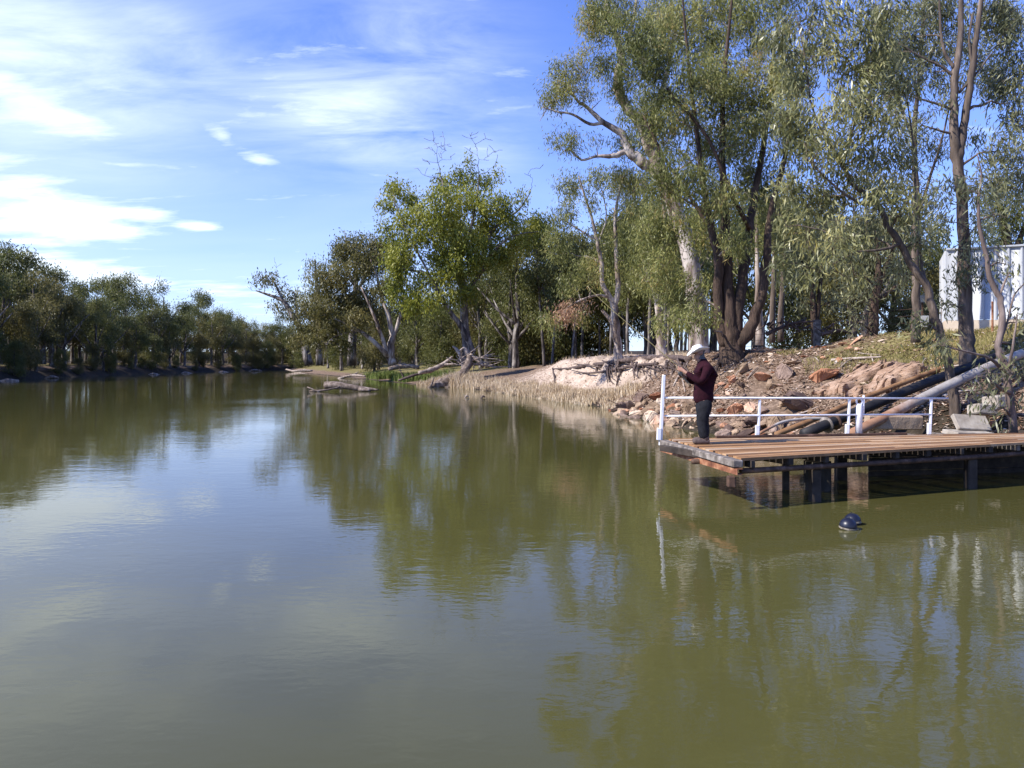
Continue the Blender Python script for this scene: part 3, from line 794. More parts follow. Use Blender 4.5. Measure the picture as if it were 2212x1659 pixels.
# ------------------------------------------------------------------ forest copies
def proto(kind, seed):
    global rng
    rng = np.random.default_rng(seed)
    if kind == 'spread':
        t = Tree((.46, .14), 26, .6, 0)
        H = 16
        t.stem([(0, 0, -.4), (.2, 0, 3), (.1, .3, 6), (.4, .2, 9.5), (.2, .2, 13)], [.45, .34, .28, .18, .08], 3, 6, .1)
        for k in range(5):
            a = k * 1.26 + rng.uniform(-.4, .4); h = rng.uniform(3, 7); L = rng.uniform(3, 5)
            t.stem([(.1, .1, h), (L * .45 * math.cos(a), L * .45 * math.sin(a), h + 1.8), (L * math.cos(a), L * math.sin(a), h + 4.6)], [.2, .14, .06], 3, 5, .1)
        for k in range(17):
            h = rng.uniform(5.5, 15.4); rr = 4.6 * math.sqrt(max(.06, 1 - ((h - 9.6) / 6.4) ** 2)); a = rng.uniform(0, 6.28); q = rr * rng.uniform(.3, 1)
            t.clump((q * math.cos(a), q * math.sin(a), h), rng.uniform(.9, 1.75), rng.uniform(.7, 1.15), 1.5)
        for k in range(6):
            a = rng.uniform(0, 6.28); h = rng.uniform(8, 17.5); rr = rng.uniform(1, 4.5) * (1.0 if h < 14 else .4)
            t.grow(np.array([rr * math.cos(a), rr * math.sin(a), h]), .03, 2.5, 4, arch=.03)
    elif kind == 'slim':
        t = Tree((.40, .12), 24, .5, 0)
        lx, ly = rng.uniform(-.8, .8, 2)
        t.stem([(0, 0, -.4), (lx * .3, ly * .3, 4), (lx * .6, ly, 8), (lx, ly, 13)], [.17, .13, .1, .04], 4, 6, .15)
        for k in range(3):
            a = rng.uniform(0, 6.28); h = rng.uniform(5, 8)
            t.stem([(lx * .5, ly * .5, h), (1.0 * math.cos(a), 1.0 * math.sin(a), h + 1.6), (1.7 * math.cos(a), 1.7 * math.sin(a), h + 3.6)], [.07, .05, .025], 3, 5)
        for k in range(13):
            h = rng.uniform(6.2, 13.4); a = rng.uniform(0, 6.28); q = rng.uniform(.2, 1.9)
            t.clump((lx * h / 13 + q * math.cos(a), ly * h / 13 + q * math.sin(a), h), rng.uniform(.8, 1.35), rng.uniform(.7, 1.1), 1.3)
    elif kind == 'bushy':
        t = Tree((.5, .16), 26, .65, 0)
        t.stem([(0, 0, -.4), (.3, 0, 3), (0, .3, 6), (.2, 0, 10)], [.32, .25, .18, .07], 3, 6, .1)
        for k in range(24):
            h = rng.uniform(1.2, 12.2); rr = 3.8 * math.sqrt(max(.1, 1 - ((h - 5.5) / 7.2) ** 2)); a = rng.uniform(0, 6.28); q = rr * rng.uniform(.25, 1)
            t.clump((q * math.cos(a), q * math.sin(a), h), rng.uniform(1.2, 1.9), rng.uniform(.9, 1.4), 1.3)
    return t


PROTO = {}
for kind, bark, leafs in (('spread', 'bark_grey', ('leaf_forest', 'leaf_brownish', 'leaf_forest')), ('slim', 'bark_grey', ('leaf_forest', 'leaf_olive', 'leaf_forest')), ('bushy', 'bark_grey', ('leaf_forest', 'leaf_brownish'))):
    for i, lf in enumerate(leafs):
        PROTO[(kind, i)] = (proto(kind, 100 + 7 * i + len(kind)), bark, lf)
_used = {}
rng = np.random.default_rng(21)


def put(kind, i, x, y, z, sc, rz, label, group, name='gum_tree', sz=1.0):
    key = (kind, i)
    if key not in _used:
        t, bark, lf = PROTO[key]
        o = t.build(name, (0, 0, 0), label, 'tree', bark, lf, group)
        _used[key] = o
    else:
        src = _used[key]
        o = src.copy(); o.name = name; COL.objects.link(o)
        for ch in src.children:
            c = ch.copy(); COL.objects.link(c); c.parent = o
        o["label"] = label; o["group"] = group
    o.location = (x, y, z)
    o.rotation_euler = (0, 0, rz)
    o.scale = (sc, sc, sc * sz)
    return o


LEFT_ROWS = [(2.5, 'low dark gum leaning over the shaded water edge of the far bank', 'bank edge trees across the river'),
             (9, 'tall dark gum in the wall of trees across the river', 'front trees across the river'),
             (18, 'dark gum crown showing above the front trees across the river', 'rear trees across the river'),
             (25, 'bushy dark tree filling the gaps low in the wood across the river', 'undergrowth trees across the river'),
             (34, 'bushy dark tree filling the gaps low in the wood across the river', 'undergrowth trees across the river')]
y = 84.0
n = 0
while y < 262:
    for r, (d, lab, grp) in enumerate(LEFT_ROWS):
        yy = y + rng.uniform(-1.5, 1.5) + r * 2.3
        dd = d + rng.uniform(-1.5, 2.5)
        x = left_edge(yy) - dd
        kind = ('bushy', 'spread', 'spread', 'bushy', 'bushy')[r]
        if r == 0 and rng.random() < .6: kind = 'spread'
        i = int(rng.integers(0, 2 if kind == 'bushy' else 3))
        sc = rng.uniform(.76, 1.15) * (1.0 if yy < 130 else .93)
        if r >= 3: sc *= .62 if r == 3 else .5
        elif rng.random() < .14: sc *= 1.22
        if r == 0: sc *= .66 if kind == 'bushy' else .82
        if yy < 125 and r > 0: sc *= .95
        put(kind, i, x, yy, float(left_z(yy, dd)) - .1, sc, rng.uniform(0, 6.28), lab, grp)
    y += rng.uniform(5.0, 7.0) if y < 180 else rng.uniform(6.5, 9)
# trees closing the bend
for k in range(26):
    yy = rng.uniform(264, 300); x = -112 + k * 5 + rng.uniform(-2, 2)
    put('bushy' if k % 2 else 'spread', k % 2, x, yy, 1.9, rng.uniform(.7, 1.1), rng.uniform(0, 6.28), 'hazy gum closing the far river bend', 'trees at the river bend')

for k in range(24):
    yy = 82 + k * 7.6 + rng.uniform(-1.5, 1.5); dd = rng.uniform(.3, 3.0)
    put('bushy', int(rng.integers(0, 2)), float(left_edge(yy)) - dd, yy, float(left_z(yy, dd)) - .15, rng.uniform(.16, .38), rng.uniform(0, 6.28), 'low dark bush hanging over the waterline of the far bank', 'bushes on the far bank', 'bush')['category'] = 'bush'
# right bank woods: rows along the bank
for (p0, p1, d0, d1, num, kinds, lab, grp, scl) in (
        (38, 66, 13, 24, 26, ('slim',), 'thin-stemmed young gum in the dark stand behind the sandy bank', 'young gums behind the sandy bank', (.92, 1.15)),
        (34, 72, 24, 44, 42, ('slim', 'slim', 'spread'), 'gum deep in the stand behind the sandy bank', 'rear gums behind the sandy bank', (.95, 1.2)),
        (66, 100, 12, 34, 24, ('slim', 'spread', 'bushy'), 'gum in the woods behind the pale-limbed waterside tree', 'woods behind the waterside trees', (.8, 1.05)),
        (28, 46, 44, 60, 22, ('bushy',), 'dense low tree closing the view between the trunks behind the sandy bank', 'low trees far behind the sandy bank', (.6, .85)),
        (40, 75, 40, 58, 26, ('bushy', 'spread'), 'dense dark tree at the back of the stand behind the sandy bank', 'back row behind the sandy bank', (.95, 1.25)),
        (76, 112, 14, 30, 12, ('bushy',), 'low bushy tree in the shade behind the waterside gums', 'shaded understorey trees', (.55, .8)),
        (104, 215, 5, 26, 44, ('spread', 'bushy', 'slim'), 'distant gum along the far stretch of the near bank', 'distant trees on the near bank', (.75, 1.0)),
        (212, 300, 3, 45, 34, ('spread', 'bushy'), 'far gum where the near bank meets the river bend', 'trees at the far end of the near bank', (.7, 1.0)),
        (26, 36, 17, 34, 14, ('slim',), 'slender gum standing apart in the sunlit paddock edge behind the sandy bank', 'sparse gums by the paddock', (.85, 1.1)),
        (13, 24, 26, 48, 10, ('slim',), 'small far gum seen under the canopy along the fence', 'far gums along the fence', (.55, .8))):
    for k in range(num):
        p = p0 + (p1 - p0) * (k + rng.uniform(.1, .9)) / num
        d = rng.uniform(d0, d1)
        x, y_ = xy_pd(p, d)
        if 1490 < U0 + float(x) / float(y_) * F and rng.random() > .16: continue
        kind = kinds[int(rng.integers(0, len(kinds)))]
        i = int(rng.integers(0, 2 if kind == 'bushy' else 3))
        put(kind, i, float(x), float(y_), float(tz(x, y_)) - .1, rng.uniform(*scl), rng.uniform(0, 6.28), lab, grp)
# ------------------------------------------------------------------ object materials
def rnd_mat(name, stops, src='island', rough=.8, nscale=6.0, vary=.5, scale=(1, 1, 1), bump=.3, bdist=.01, spec=.25):
    """colour from a per-piece random value drifting with a grain texture"""
    m, nt, b, _ = new_mat(name)
    if src == 'island':
        rv = nt.nodes.new("ShaderNodeNewGeometry").outputs['Random Per Island']
    else:
        rv = nt.nodes.new("ShaderNodeObjectInfo").outputs['Random']
    vec = mapped(nt, scale)
    n = N(nt, "ShaderNodeTexNoise", Scale=nscale, Detail=7, Roughness=.65)
    nt.links.new(vec, n.inputs['Vector'])
    k = N(nt, "ShaderNodeMath", operation='MULTIPLY_ADD'); k.inputs[1].default_value = vary * 2; k.inputs[2].default_value = -vary
    nt.links.new(n.outputs[0], k.inputs[0])
    a = N(nt, "ShaderNodeMath", operation='ADD'); nt.links.new(rv, a.inputs[0]); nt.links.new(k.outputs[0], a.inputs[1])
    nt.links.new(ramp(nt, stops, a.outputs[0]), b.inputs['Base Color'])
    b.inputs['Roughness'].default_value = rough
    b.inputs['Specular IOR Level'].default_value = spec
    bp = N(nt, "ShaderNodeBump", Strength=bump, Distance=bdist)
    nt.links.new(n.outputs[0], bp.inputs['Height']); nt.links.new(bp.outputs[0], b.inputs['Normal'])
    return m


M['plank'] = rnd_mat('oiled deck planks', [(0, (.15, .075, .036)), (.3, (.28, .145, .064)), (.6, (.39, .215, .10)), (.85, (.50, .315, .17)), (1, (.46, .36, .26))], nscale=3, vary=.55, scale=(.6, 5, 5), rough=.6, bump=.25, bdist=.004)
M['grey_timber'] = noise_mat('weathered grey timber', [(.3, (.05, .040, .033)), (.5, (.18, .15, .125)), (.7, (.34, .295, .255))], (1, 1, 1), 7, bump=.7, bdist=.012)
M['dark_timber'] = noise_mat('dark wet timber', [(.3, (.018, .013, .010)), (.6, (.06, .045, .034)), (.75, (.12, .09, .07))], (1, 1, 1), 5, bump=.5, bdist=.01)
M['rust'] = noise_mat('rusted steel', [(.3, (.10, .035, .018)), (.5, (.25, .10, .05)), (.62, (.38, .19, .10)), (.75, (.52, .36, .25))], (1, 1, 1), 6, bump=.4, bdist=.005, rough=.75)
M['rust_dark'] = noise_mat('dark rusted steel', [(.3, (.035, .02, .015)), (.55, (.10, .055, .035)), (.75, (.22, .13, .09))], (1, 1, 1), 6, bump=.4, bdist=.005, rough=.75)
M['white_paint'] = noise_mat('white painted steel', [(.3, (.62, .62, .64)), (.5, (.78, .78, .80)), (.8, (.82, .82, .84))], (1, 1, 1), 5, bump=.1, bdist=.002, rough=.4, spec=.5)
M['concrete'] = noise_mat('old concrete', [(.3, (.20, .165, .13)), (.5, (.33, .285, .23)), (.72, (.47, .42, .35))], (1, 1, 1), 4, bump=.5, bdist=.01)
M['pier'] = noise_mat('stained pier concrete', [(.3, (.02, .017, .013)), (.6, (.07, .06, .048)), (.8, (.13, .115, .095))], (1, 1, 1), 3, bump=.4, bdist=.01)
M['black_poly'] = noise_mat('black plastic pipe', [(.3, (.012, .011, .011)), (.7, (.030, .028, .027))], (1, 1, 1), 3, bump=.1, rough=.6, spec=.3)
M['rust_pipe'] = noise_mat('brown rusted pipe', [(.3, (.10, .048, .022)), (.5, (.24, .125, .055)), (.7, (.34, .20, .10))], (1, 1, 1), 3, bump=.3, bdist=.005, rough=.7)


def grey_pipe_mat():
    m, nt, b, _ = new_mat('galvanised pipe')
    vec = mapped(nt, (1, 1, 1))
    n = N(nt, "ShaderNodeTexNoise", Scale=3.0, Detail=7, Roughness=.7)
    nt.links.new(vec, n.inputs['Vector'])
    grey = ramp(nt, [(.3, (.20, .175, .155)), (.55, (.34, .305, .275)), (.75, (.45, .41, .375))], n.outputs[0])
    rust = ramp(nt, [(.3, (.20, .095, .05)), (.7, (.38, .215, .13))], n.outputs[0])
    # corroded lower end: local X runs along the pipe
    tc = nt.nodes.new("ShaderNodeTexCoord")
    sp = nt.nodes.new("ShaderNodeSeparateXYZ"); nt.links.new(tc.outputs['Generated'], sp.inputs[0])
    ad = N(nt, "ShaderNodeMath", operation='MULTIPLY_ADD'); nt.links.new(n.outputs[0], ad.inputs[0]); ad.inputs[1].default_value = .25
    nt.links.new(sp.outputs[0], ad.inputs[2])
    mr = N(nt, "ShaderNodeMapRange"); mr.inputs[1].default_value = .30; mr.inputs[2].default_value = .46
    nt.links.new(ad.outputs[0], mr.inputs[0])
    mx = nt.nodes.new("ShaderNodeMix"); mx.data_type = 'RGBA'
    nt.links.new(mr.outputs[0], mx.inputs[0]); nt.links.new(rust, mx.inputs[6]); nt.links.new(grey, mx.inputs[7])
    nt.links.new(mx.outputs[2], b.inputs['Base Color'])
    b.inputs['Roughness'].default_value = .75
    b.inputs['Specular IOR Level'].default_value = .25
    return m


M['grey_pipe'] = grey_pipe_mat()
M['rock_red'] = rnd_mat('red sandstone', [(0, (.20, .080, .040)), (.4, (.36, .165, .088)), (.75, (.48, .265, .16)), (1, (.58, .40, .28))], 'object', nscale=3.5, vary=.6, bump=.9, bdist=.04, rough=.9)
M['rock_tan'] = rnd_mat('tan sandstone', [(0, (.16, .105, .065)), (.4, (.33, .23, .15)), (.75, (.47, .345, .235)), (1, (.60, .48, .36))], 'object', nscale=3.5, vary=.6, bump=.9, bdist=.04, rough=.9)
M['rock_dark'] = rnd_mat('dark weathered rock', [(0, (.07, .045, .035)), (.5, (.16, .105, .08)), (1, (.30, .215, .165))], 'object', nscale=3.5, vary=.7, bump=.9, bdist=.04, rough=.9)
M['ledge'] = noise_mat('pink layered sandstone', [(.3, (.17, .095, .058)), (.5, (.35, .225, .15)), (.7, (.50, .36, .265))], (1, 1, 3), 2.4, 9, bump=1.0, bdist=.06, rough=.92, nrough=.72)
M['steel_sheet'] = noise_mat('pale steel sheet', [(.35, (.36, .37, .385)), (.65, (.46, .465, .475))], (1, 1, .4), 1.0, bump=0, rough=.38, spec=.5)
M['cream_trim'] = noise_mat('cream base trim', [(.3, (.50, .40, .29)), (.7, (.64, .53, .41))], (1, 1, 1), 3, bump=.1, rough=.7)
M['reed'] = rnd_mat('dry reeds', [(0, (.26, .175, .095)), (.4, (.47, .35, .215)), (.8, (.62, .49, .33)), (1, (.74, .62, .45))], nscale=1.0, vary=.25, bump=0, rough=.8)
M['grass'] = rnd_mat('short bank grass', [(0, (.08, .075, .018)), (.4, (.17, .150, .036)), (.8, (.29, .23, .085)), (1, (.42, .33, .17))], nscale=1.0, vary=.3, bump=0, rough=.7)
M['sedge'] = rnd_mat('green sedge', [(0, (.05, .08, .012)), (.5, (.10, .14, .022)), (1, (.20, .21, .06))], nscale=1.0, vary=.3, bump=0, rough=.7)
M['litter'] = rnd_mat('fallen leaves and bark', [(0, (.07, .038, .022)), (.3, (.20, .115, .07)), (.6, (.36, .235, .155)), (.85, (.50, .37, .27)), (1, (.66, .56, .47))], nscale=1.0, vary=.2, bump=0, rough=.8)

# ------------------------------------------------------------------ deck
ZD = CAMZ - 1.37


def dk(u, v):
    Y = F * 1.37 / (v - VH)
    return np.array([(u - U0) / F * Y, Y])


A = dk(1592, 990); B = dk(1433, 948); C = dk(2212, 955); D = dk(2055, 937.5)
C2 = A + (C - A) * 1.35
D2 = B + (D - B) * 1.62


def farline(u, base=None, dirv=None):
    """point of the rail line seen at column u"""
    s = (u - U0) / F
    d_ = D - B
    t = (s * B[1] - B[0]) / (d_[0] - s * d_[1])
    return B + d_ * t


def nearline(u):
    s = (u - U0) / F
    d_ = C - A
    t = (s * A[1] - A[0]) / (d_[0] - s * d_[1])
    return A + d_ * t


deck = empty('fishing_deck', (A[0], A[1], 0), 'timber fishing platform on posts over the river with white railing, where the man stands', 'deck')


def dpart(o, par=deck):
    """parent while keeping world coordinates"""
    o.parent = par
    if par is deck:
        o.matrix_parent_inverse = Matrix.Translation(-Vector(deck.location))
    return o


nrm = np.array([-(C - A)[1], (C - A)[0]]); nrm /= np.linalg.norm(nrm)
ex = (C - A) / np.linalg.norm(C - A)
bx = Boxes()
NPL = 19
ab = (B - A); cd = (D2 - C2)
lab = np.linalg.norm(ab)
for k in range(NPL):
    t0, t1 = k / NPL + .0028, (k + 1) / NPL - .0028
    off = .09 + random.uniform(-.035, .03)
    j0 = ex * off; zz_ = random.uniform(-.004, .004)
    cuts = [0, random.uniform(.22, .75), 1.0] if k % 2 else [0, random.uniform(.3, .5), random.uniform(.62, .85), 1]
    for c0, c1 in zip(cuts[:-1], cuts[1:]):
        pts = []
        for (t, c, e) in ((t0, c0, .0015), (t0, c1, -.0015), (t1, c1, -.0015), (t1, c0, .0015)):
            s0 = A + ab * t + j0; s1 = C2 + cd * t
            p = s0 + (s1 - s0) * c
            pts.append(p + ex * e)
        bx.prism(pts, ZD - .042 + zz_, ZD + zz_)
o = bx.build('decking', M['plank']); dpart(o)
# weathered end beam and the rusty channel under it
e_ab = ab / lab
bx = Boxes().beam((*(A - e_ab * .05 - ex * .005), ZD - .075), (*(B + e_ab * .02 - ex * .005), ZD - .068), .15, .105)
dpart(bx.build('end_beam', M['grey_timber'], bevel=.012))
bx = Boxes()
a_, b_ = A - e_ab * .09 - ex * .04, B + e_ab * .05 - ex * .04
bx.beam((*a_, ZD - .185), (*b_, ZD - .185), .012, .09)
bx.beam((*(a_ + ex * .05), ZD - .146), (*(b_ + ex * .05), ZD - .146), .085, .010)
bx.beam((*(a_ + ex * .05), ZD - .224), (*(b_ + ex * .05), ZD - .224), .085, .010)
dpart(bx.build('steel_channel', M['rust']))
# bearers along the deck
tb = Tubes()
for off in (.07, 1.25):
    p0, p1 = A + nrm * off + ex * .12, C2 + nrm * off
    tb.add(catmull([(*p0, ZD - .20), (*(p0 * .5 + p1 * .5), ZD - .215), (*p1, ZD - .2)], 8), .043, 10)
dpart(link('bearer', tb.mesh('bearer'), M['rust_dark']))
for k in range(13):                       # joists across, their ends show at the near edge
    q = A + ex * (.28 + k * .72) + nrm * (-.015 + .02 * (k % 3))
    q2 = q + nrm * 2.4
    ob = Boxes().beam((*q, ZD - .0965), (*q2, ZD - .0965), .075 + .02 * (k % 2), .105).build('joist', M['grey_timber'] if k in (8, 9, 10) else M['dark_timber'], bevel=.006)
    dpart(ob)
for (u, off, w_, mat, zb) in ((1777, .16, .15, 'dark_timber', -1.4), (2113, .14, .16, 'dark_timber', -1.2), (1583, .04, .11, 'rust_dark', .33), (1990, 1.7, .18, 'dark_timber', -1.0), (1816, 1.2, .10, 'dark_timber', -1.4)):
    q = nearline(u) + nrm * off
    dpart(Boxes().beam((*q, zb), (*q, ZD - .255), w_, w_, up=(1, 0, 0)).build('post', M[mat], bevel=.015))
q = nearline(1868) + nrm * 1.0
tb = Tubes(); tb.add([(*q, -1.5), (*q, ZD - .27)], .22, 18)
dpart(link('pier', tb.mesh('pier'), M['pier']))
bw = Boxes()
for k in range(3):                        # added dark boards hide the sunlit bank, giving shade under the landward edge
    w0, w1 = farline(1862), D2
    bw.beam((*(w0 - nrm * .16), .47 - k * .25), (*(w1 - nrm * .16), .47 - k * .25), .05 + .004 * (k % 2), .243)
dpart(bw.build('shade_boards', M['dark_timber'], bevel=.008))
kb = Boxes()
k0, k1 = farline(1545), farline(1955)
kb.beam((*(k0 - np.array([0, .05])), ZD + .024), (*(k1 - np.array([0, .05])), ZD + .024), .07, .045)
dpart(kb.build('kerb_rail', M['rust_dark'], bevel=.005))
# white railing
ZT, ZM = ZD + .735, ZD + .415
rt = Tubes()
f0, f1 = farline(1436), farline(2048)
rt.add([(*f0, ZT + .01), (*f1, ZT - .045)], .019, 8)
rail = link('railing', rt.mesh('top_rail'), M['white_paint']); dpart(rail)
rt = Tubes(); f1 = farline(2012)
rt.add([(*f0, ZM), (*f1, ZM - .03)], .017, 8)
mr_ = link('mid_rail', rt.mesh('mid_rail'), M['white_paint']); dpart(mr_, rail)
for k, u in enumerate((1638, 1832, 2009)):
    q = farline(u)
    b_ = Boxes().beam((*q, ZD + .06), (q[0] + .035, q[1] + .02, ZT - .045), .043, .043, up=(1, 0, 0))
    b_.beam((q[0] - .025, q[1] - .01, ZD + .001), (q[0] - .02, q[1] - .01, ZD + .22), .05, .07, up=(1, 0, 0))
    dpart(b_.build('rail_post', M['white_paint'], bevel=.006), rail)
q = farline(1429)
b_ = Boxes().beam((q[0] - .02, q[1], ZD - .12), (q[0] + .045, q[1] + .01, CAMZ - 25 / F * q[1]), .058, .058, up=(1, 0, 0))
b_.beam((q[0] - .055, q[1] - .02, ZD - .02), (q[0] - .045, q[1] - .02, ZD + .2), .06, .075, up=(1, 0, 0))
dpart(b_.build('corner_post', M['white_paint'], bevel=.008), rail)
q = farline(1856)
mt = Tubes()
mt.add([(q[0], q[1] + .02, ZD), (q[0] + .01, q[1] + .02, ZD + .56), (q[0] + .012, q[1] + .02, ZD + .60)], [.062, .062, .045], 14)
ang = np.linspace(0, 2 * np.pi, 15)
mt.add(np.stack([q[0] + .012 + .055 * np.cos(ang), q[1] + .02 + 0 * ang, ZD + .645 + .06 * np.sin(ang)], -1), .017, 7, cap=False)
mt.add([(q[0] + .09, q[1] + .03, ZD + .35), (q[0] + .10, q[1] + .03, ZT + .03)], [.02, .02], 8)
dpart(link('mooring_post', mt.mesh('mooring_post'), M['white_paint']))

# ------------------------------------------------------------------ floats
mf, nt_, bb_, _ = new_mat('dark blue float plastic')
bb_.inputs['Base Color'].default_value = (.009, .010, .020, 1); bb_.inputs['Roughness'].default_value = .38
M['float'] = mf
M['float_scum'] = noise_mat('dried scum', [(.3, (.12, .10, .07)), (.7, (.34, .30, .23))], (1, 1, 1), 20, bump=.2)


def lathe(profile, seg=24):
    a = np.linspace(0, 2 * np.pi, seg, endpoint=False)
    pr = np.array(profile, float)
    v = np.stack([pr[:, 0][:, None] * np.cos(a), pr[:, 0][:, None] * np.sin(a), pr[:, 1][:, None] * np.ones(seg)], -1).reshape(-1, 3)
    i = np.arange(len(pr) - 1)[:, None] * seg; j = np.arange(seg)[None]
    k = (j + 1) % seg
    return v, np.stack([i + j, i + k, i + seg + k, i + seg + j], -1).reshape(-1, 4)


for (u, v_, r, tilt, lab_) in ((1840, 1147, .108, .10, 'dark blue ball float with a pale scum line, in front of its twin'), (1849, 1136, .106, -.15, 'dark blue ball float half hidden behind its twin on the shaded water')):
    Y = F * CAMZ / (v_ - VH)
    th = np.linspace(-np.pi / 2, np.pi / 2, 25)
    prof = [(max(1e-4, r * math.cos(t) * (1 + .012 * (abs(t) < .07))), r * .93 * math.sin(t)) for t in th]
    v, f = lathe(prof, 28)
    root = empty('float_ball', ((u - U0) / F * Y, Y + r, .045), lab_, 'float', 'ball floats')
    root.rotation_euler = (tilt, tilt * .7, 0)
    link('ball', np_mesh('ball', v, f, True), M['float'], root)
    v, f = lathe([(r * 1.004, -.035), (r * 1.012, -.030), (r * 1.012, -.018), (r * 1.004, -.012)], 28)
    link('waterline_band', np_mesh('waterline_band', v, f, True), M['float_scum'], root)
    tt = Tubes(); ang = np.linspace(0, np.pi, 9)
    tt.add(np.stack([.012 * np.cos(ang), 0 * ang, r * .925 + .010 * np.sin(ang)], -1), .004, 6)
    link('eyelet', tt.mesh('eyelet'), M['float'], root)

# ------------------------------------------------------------------ pipes up the bank
def pipe(name, pts, r, mat, label, cat='pipe', extra=None, sides=14, n=6):
    P = np.array(pts, float)
    base = P[0].copy()
    root = empty(name, base, label, cat)
    d = P[-1] - P[0]
    ang = math.atan2(d[1], d[0])
    root.rotation_euler = (0, 0, ang)
    c, s = math.cos(-ang), math.sin(-ang)
    Q = P - base
    Q = np.stack([Q[:, 0] * c - Q[:, 1] * s, Q[:, 0] * s + Q[:, 1] * c, Q[:, 2]], -1)
    t = Tubes(); t.add(catmull(Q, n), r, sides)
    link('pipe_run', t.mesh('pipe_run'), M[mat], root)
    if extra:
        L = np.linalg.norm(Q[-1])
        for (fr, rr, ln, m_, nm) in extra:
            p = Q[0] + (Q[-1] - Q[0]) * fr
            dv = (Q[-1] - Q[0]) / L
            t = Tubes(); t.add([p - dv * ln / 2, p + dv * ln / 2], rr, 16)
            link(nm, t.mesh(nm), M[m_], root)
    return root


pipe('rusty_pipe', [at(1672, 940, 18.6), at(1746, 911, 19.0), at(1851, 866, 19.9), at(1967, 821, 20.9), at(2073, 781, 21.9), at(2215, 728, 23.3)], .068, 'rust_pipe', 'thin rusty brown pipe running up the bank, uppermost of the three pipes', extra=[(.72, .085, .10, 'rust_dark', 'coupling'), (.4, .084, .10, 'rust_dark', 'coupling')])
pipe('black_pipe', [at(1735, 938, 17.6), at(1893, 872, 18.7), at(2020, 820, 19.8), at(2146, 773, 21.0), at(2225, 742, 21.8)], .115, 'black_poly', 'thick black plastic pipe between the rusty pipe and the grey pipe', extra=[(.115, .19, .05, 'rust_dark', 'flange'), (.085, .19, .035, 'grey_timber', 'flange')])
pipe('steel_pipe', [at(1838, 938, 16.6), at(1936, 889, 17.1), at(2041, 836, 17.7), at(2146, 788, 18.4), at(2230, 755, 19.0)], .105, 'grey_pipe', 'thick grey steel pipe with a rusted lower end, nearest the deck', extra=[(.27, .118, .09, 'rust_dark', 'coupling')])
pipe('black_hose', [at(1860, 915, 17.3), at(1900, 899, 17.6), at(1945, 878, 18.1), at(1975, 858, 18.5)], .035, 'black_poly', 'short black hose lying between the black pipe and the grey pipe', 'hose')
pipe('conduit', [at(1640, 936, 18.4), at(1690, 912, 18.8), at(1740, 905, 19.0), at(1790, 903, 19.0)], .035, 'grey_pipe', 'thin curved grey conduit lying on the rocks below the rusty pipe', 'conduit')

# ------------------------------------------------------------------ concrete slabs, timbers
def slab(c, size, rot, label, mat='concrete', name='concrete_slab', cat='slab', grp=None):
    b_ = Boxes().box((0, 0, 0), size)
    o = b_.build(name, M[mat], bevel=min(size) * .12)
    o.location = c; o.rotation_euler = rot
    return tag(o, label, cat, grp)


slab(at(2098, 914, 16.1), (.74, .10, .36), (R(-38), R(4), R(8)), 'tilted pale concrete slab leaning on the bank at the foot of the leaning gum')
slab(at(2092, 936, 15.9), (.85, .45, .09), (R(4), R(2), R(10)), 'flat concrete slab lying below the tilted slab at the deck edge')
slab(at(2122, 886, 17.0), (.5, .35, .22), (R(-10), R(6), R(12)), 'square concrete block behind the tilted slab')
slab(at(2155, 868, 17.2), (.5, .4, .28), (R(-6), R(-4), R(20)), 'concrete block highest up the bank beside the sapling')
slab(at(1930, 912, 17.0), (1.25, .2, .3), (R(6), R(1), R(6)), 'heavy brown timber beam lying under the grey pipe', 'rock_tan', 'timber_beam', 'beam')

# ------------------------------------------------------------------ rocks
def rock_mesh(seed, flat=1.0, n=16):
    rs = np.random.default_rng(seed)
    bm = bmesh.new()
    p = rs.normal(0, 1, (n, 3)); p /= np.linalg.norm(p, axis=1)[:, None]
    p *= rs.uniform(.38, .56, n)[:, None]
    p[:, 2] *= flat
    for q in p: bm.verts.new(q)
    r = bmesh.ops.convex_hull(bm, input=bm.verts)
    bmesh.ops.delete(bm, geom=[g for g in r['geom_interior'] if isinstance(g, bmesh.types.BMVert)], context='VERTS')
    bmesh.ops.bevel(bm, geom=list(bm.edges), offset=.035, segments=1, affect='EDGES')
    bmesh.ops.triangulate(bm, faces=bm.faces)
    bmesh.ops.subdivide_edges(bm, edges=list(bm.edges), cuts=1)
    for v in bm.verts:
        v.co *= 1 + rs.normal(0, .05)
    me = bpy.data.meshes.new('rock'); bm.to_mesh(me); bm.free()
    return me


RM = {}
for i in range(7):
    for mt_ in ('rock_red', 'rock_tan', 'rock_dark'):
        me = rock_mesh(50 + i, (1.0, .8, .55, .4, .9, .65, .32)[i])
        me.materials.append(M[mt_]); RM[(i, mt_)] = me
ROCKN = [0]


def rock(p, size, i, mt_, rz, tilt, label, grp=None, sink=.36, name='rock'):
    o = bpy.data.objects.new(name, RM[(i, mt_)]); COL.objects.link(o)
    if np.isscalar(size): size = (size,) * 3
    o.scale = size
    o.location = (p[0], p[1], p[2] + size[2] * (.5 - sink) * (1.0, .8, .55, .4, .9, .65, .32)[i])
    o.rotation_euler = (tilt[0], tilt[1], rz)
    return tag(o, label, 'rock', grp)


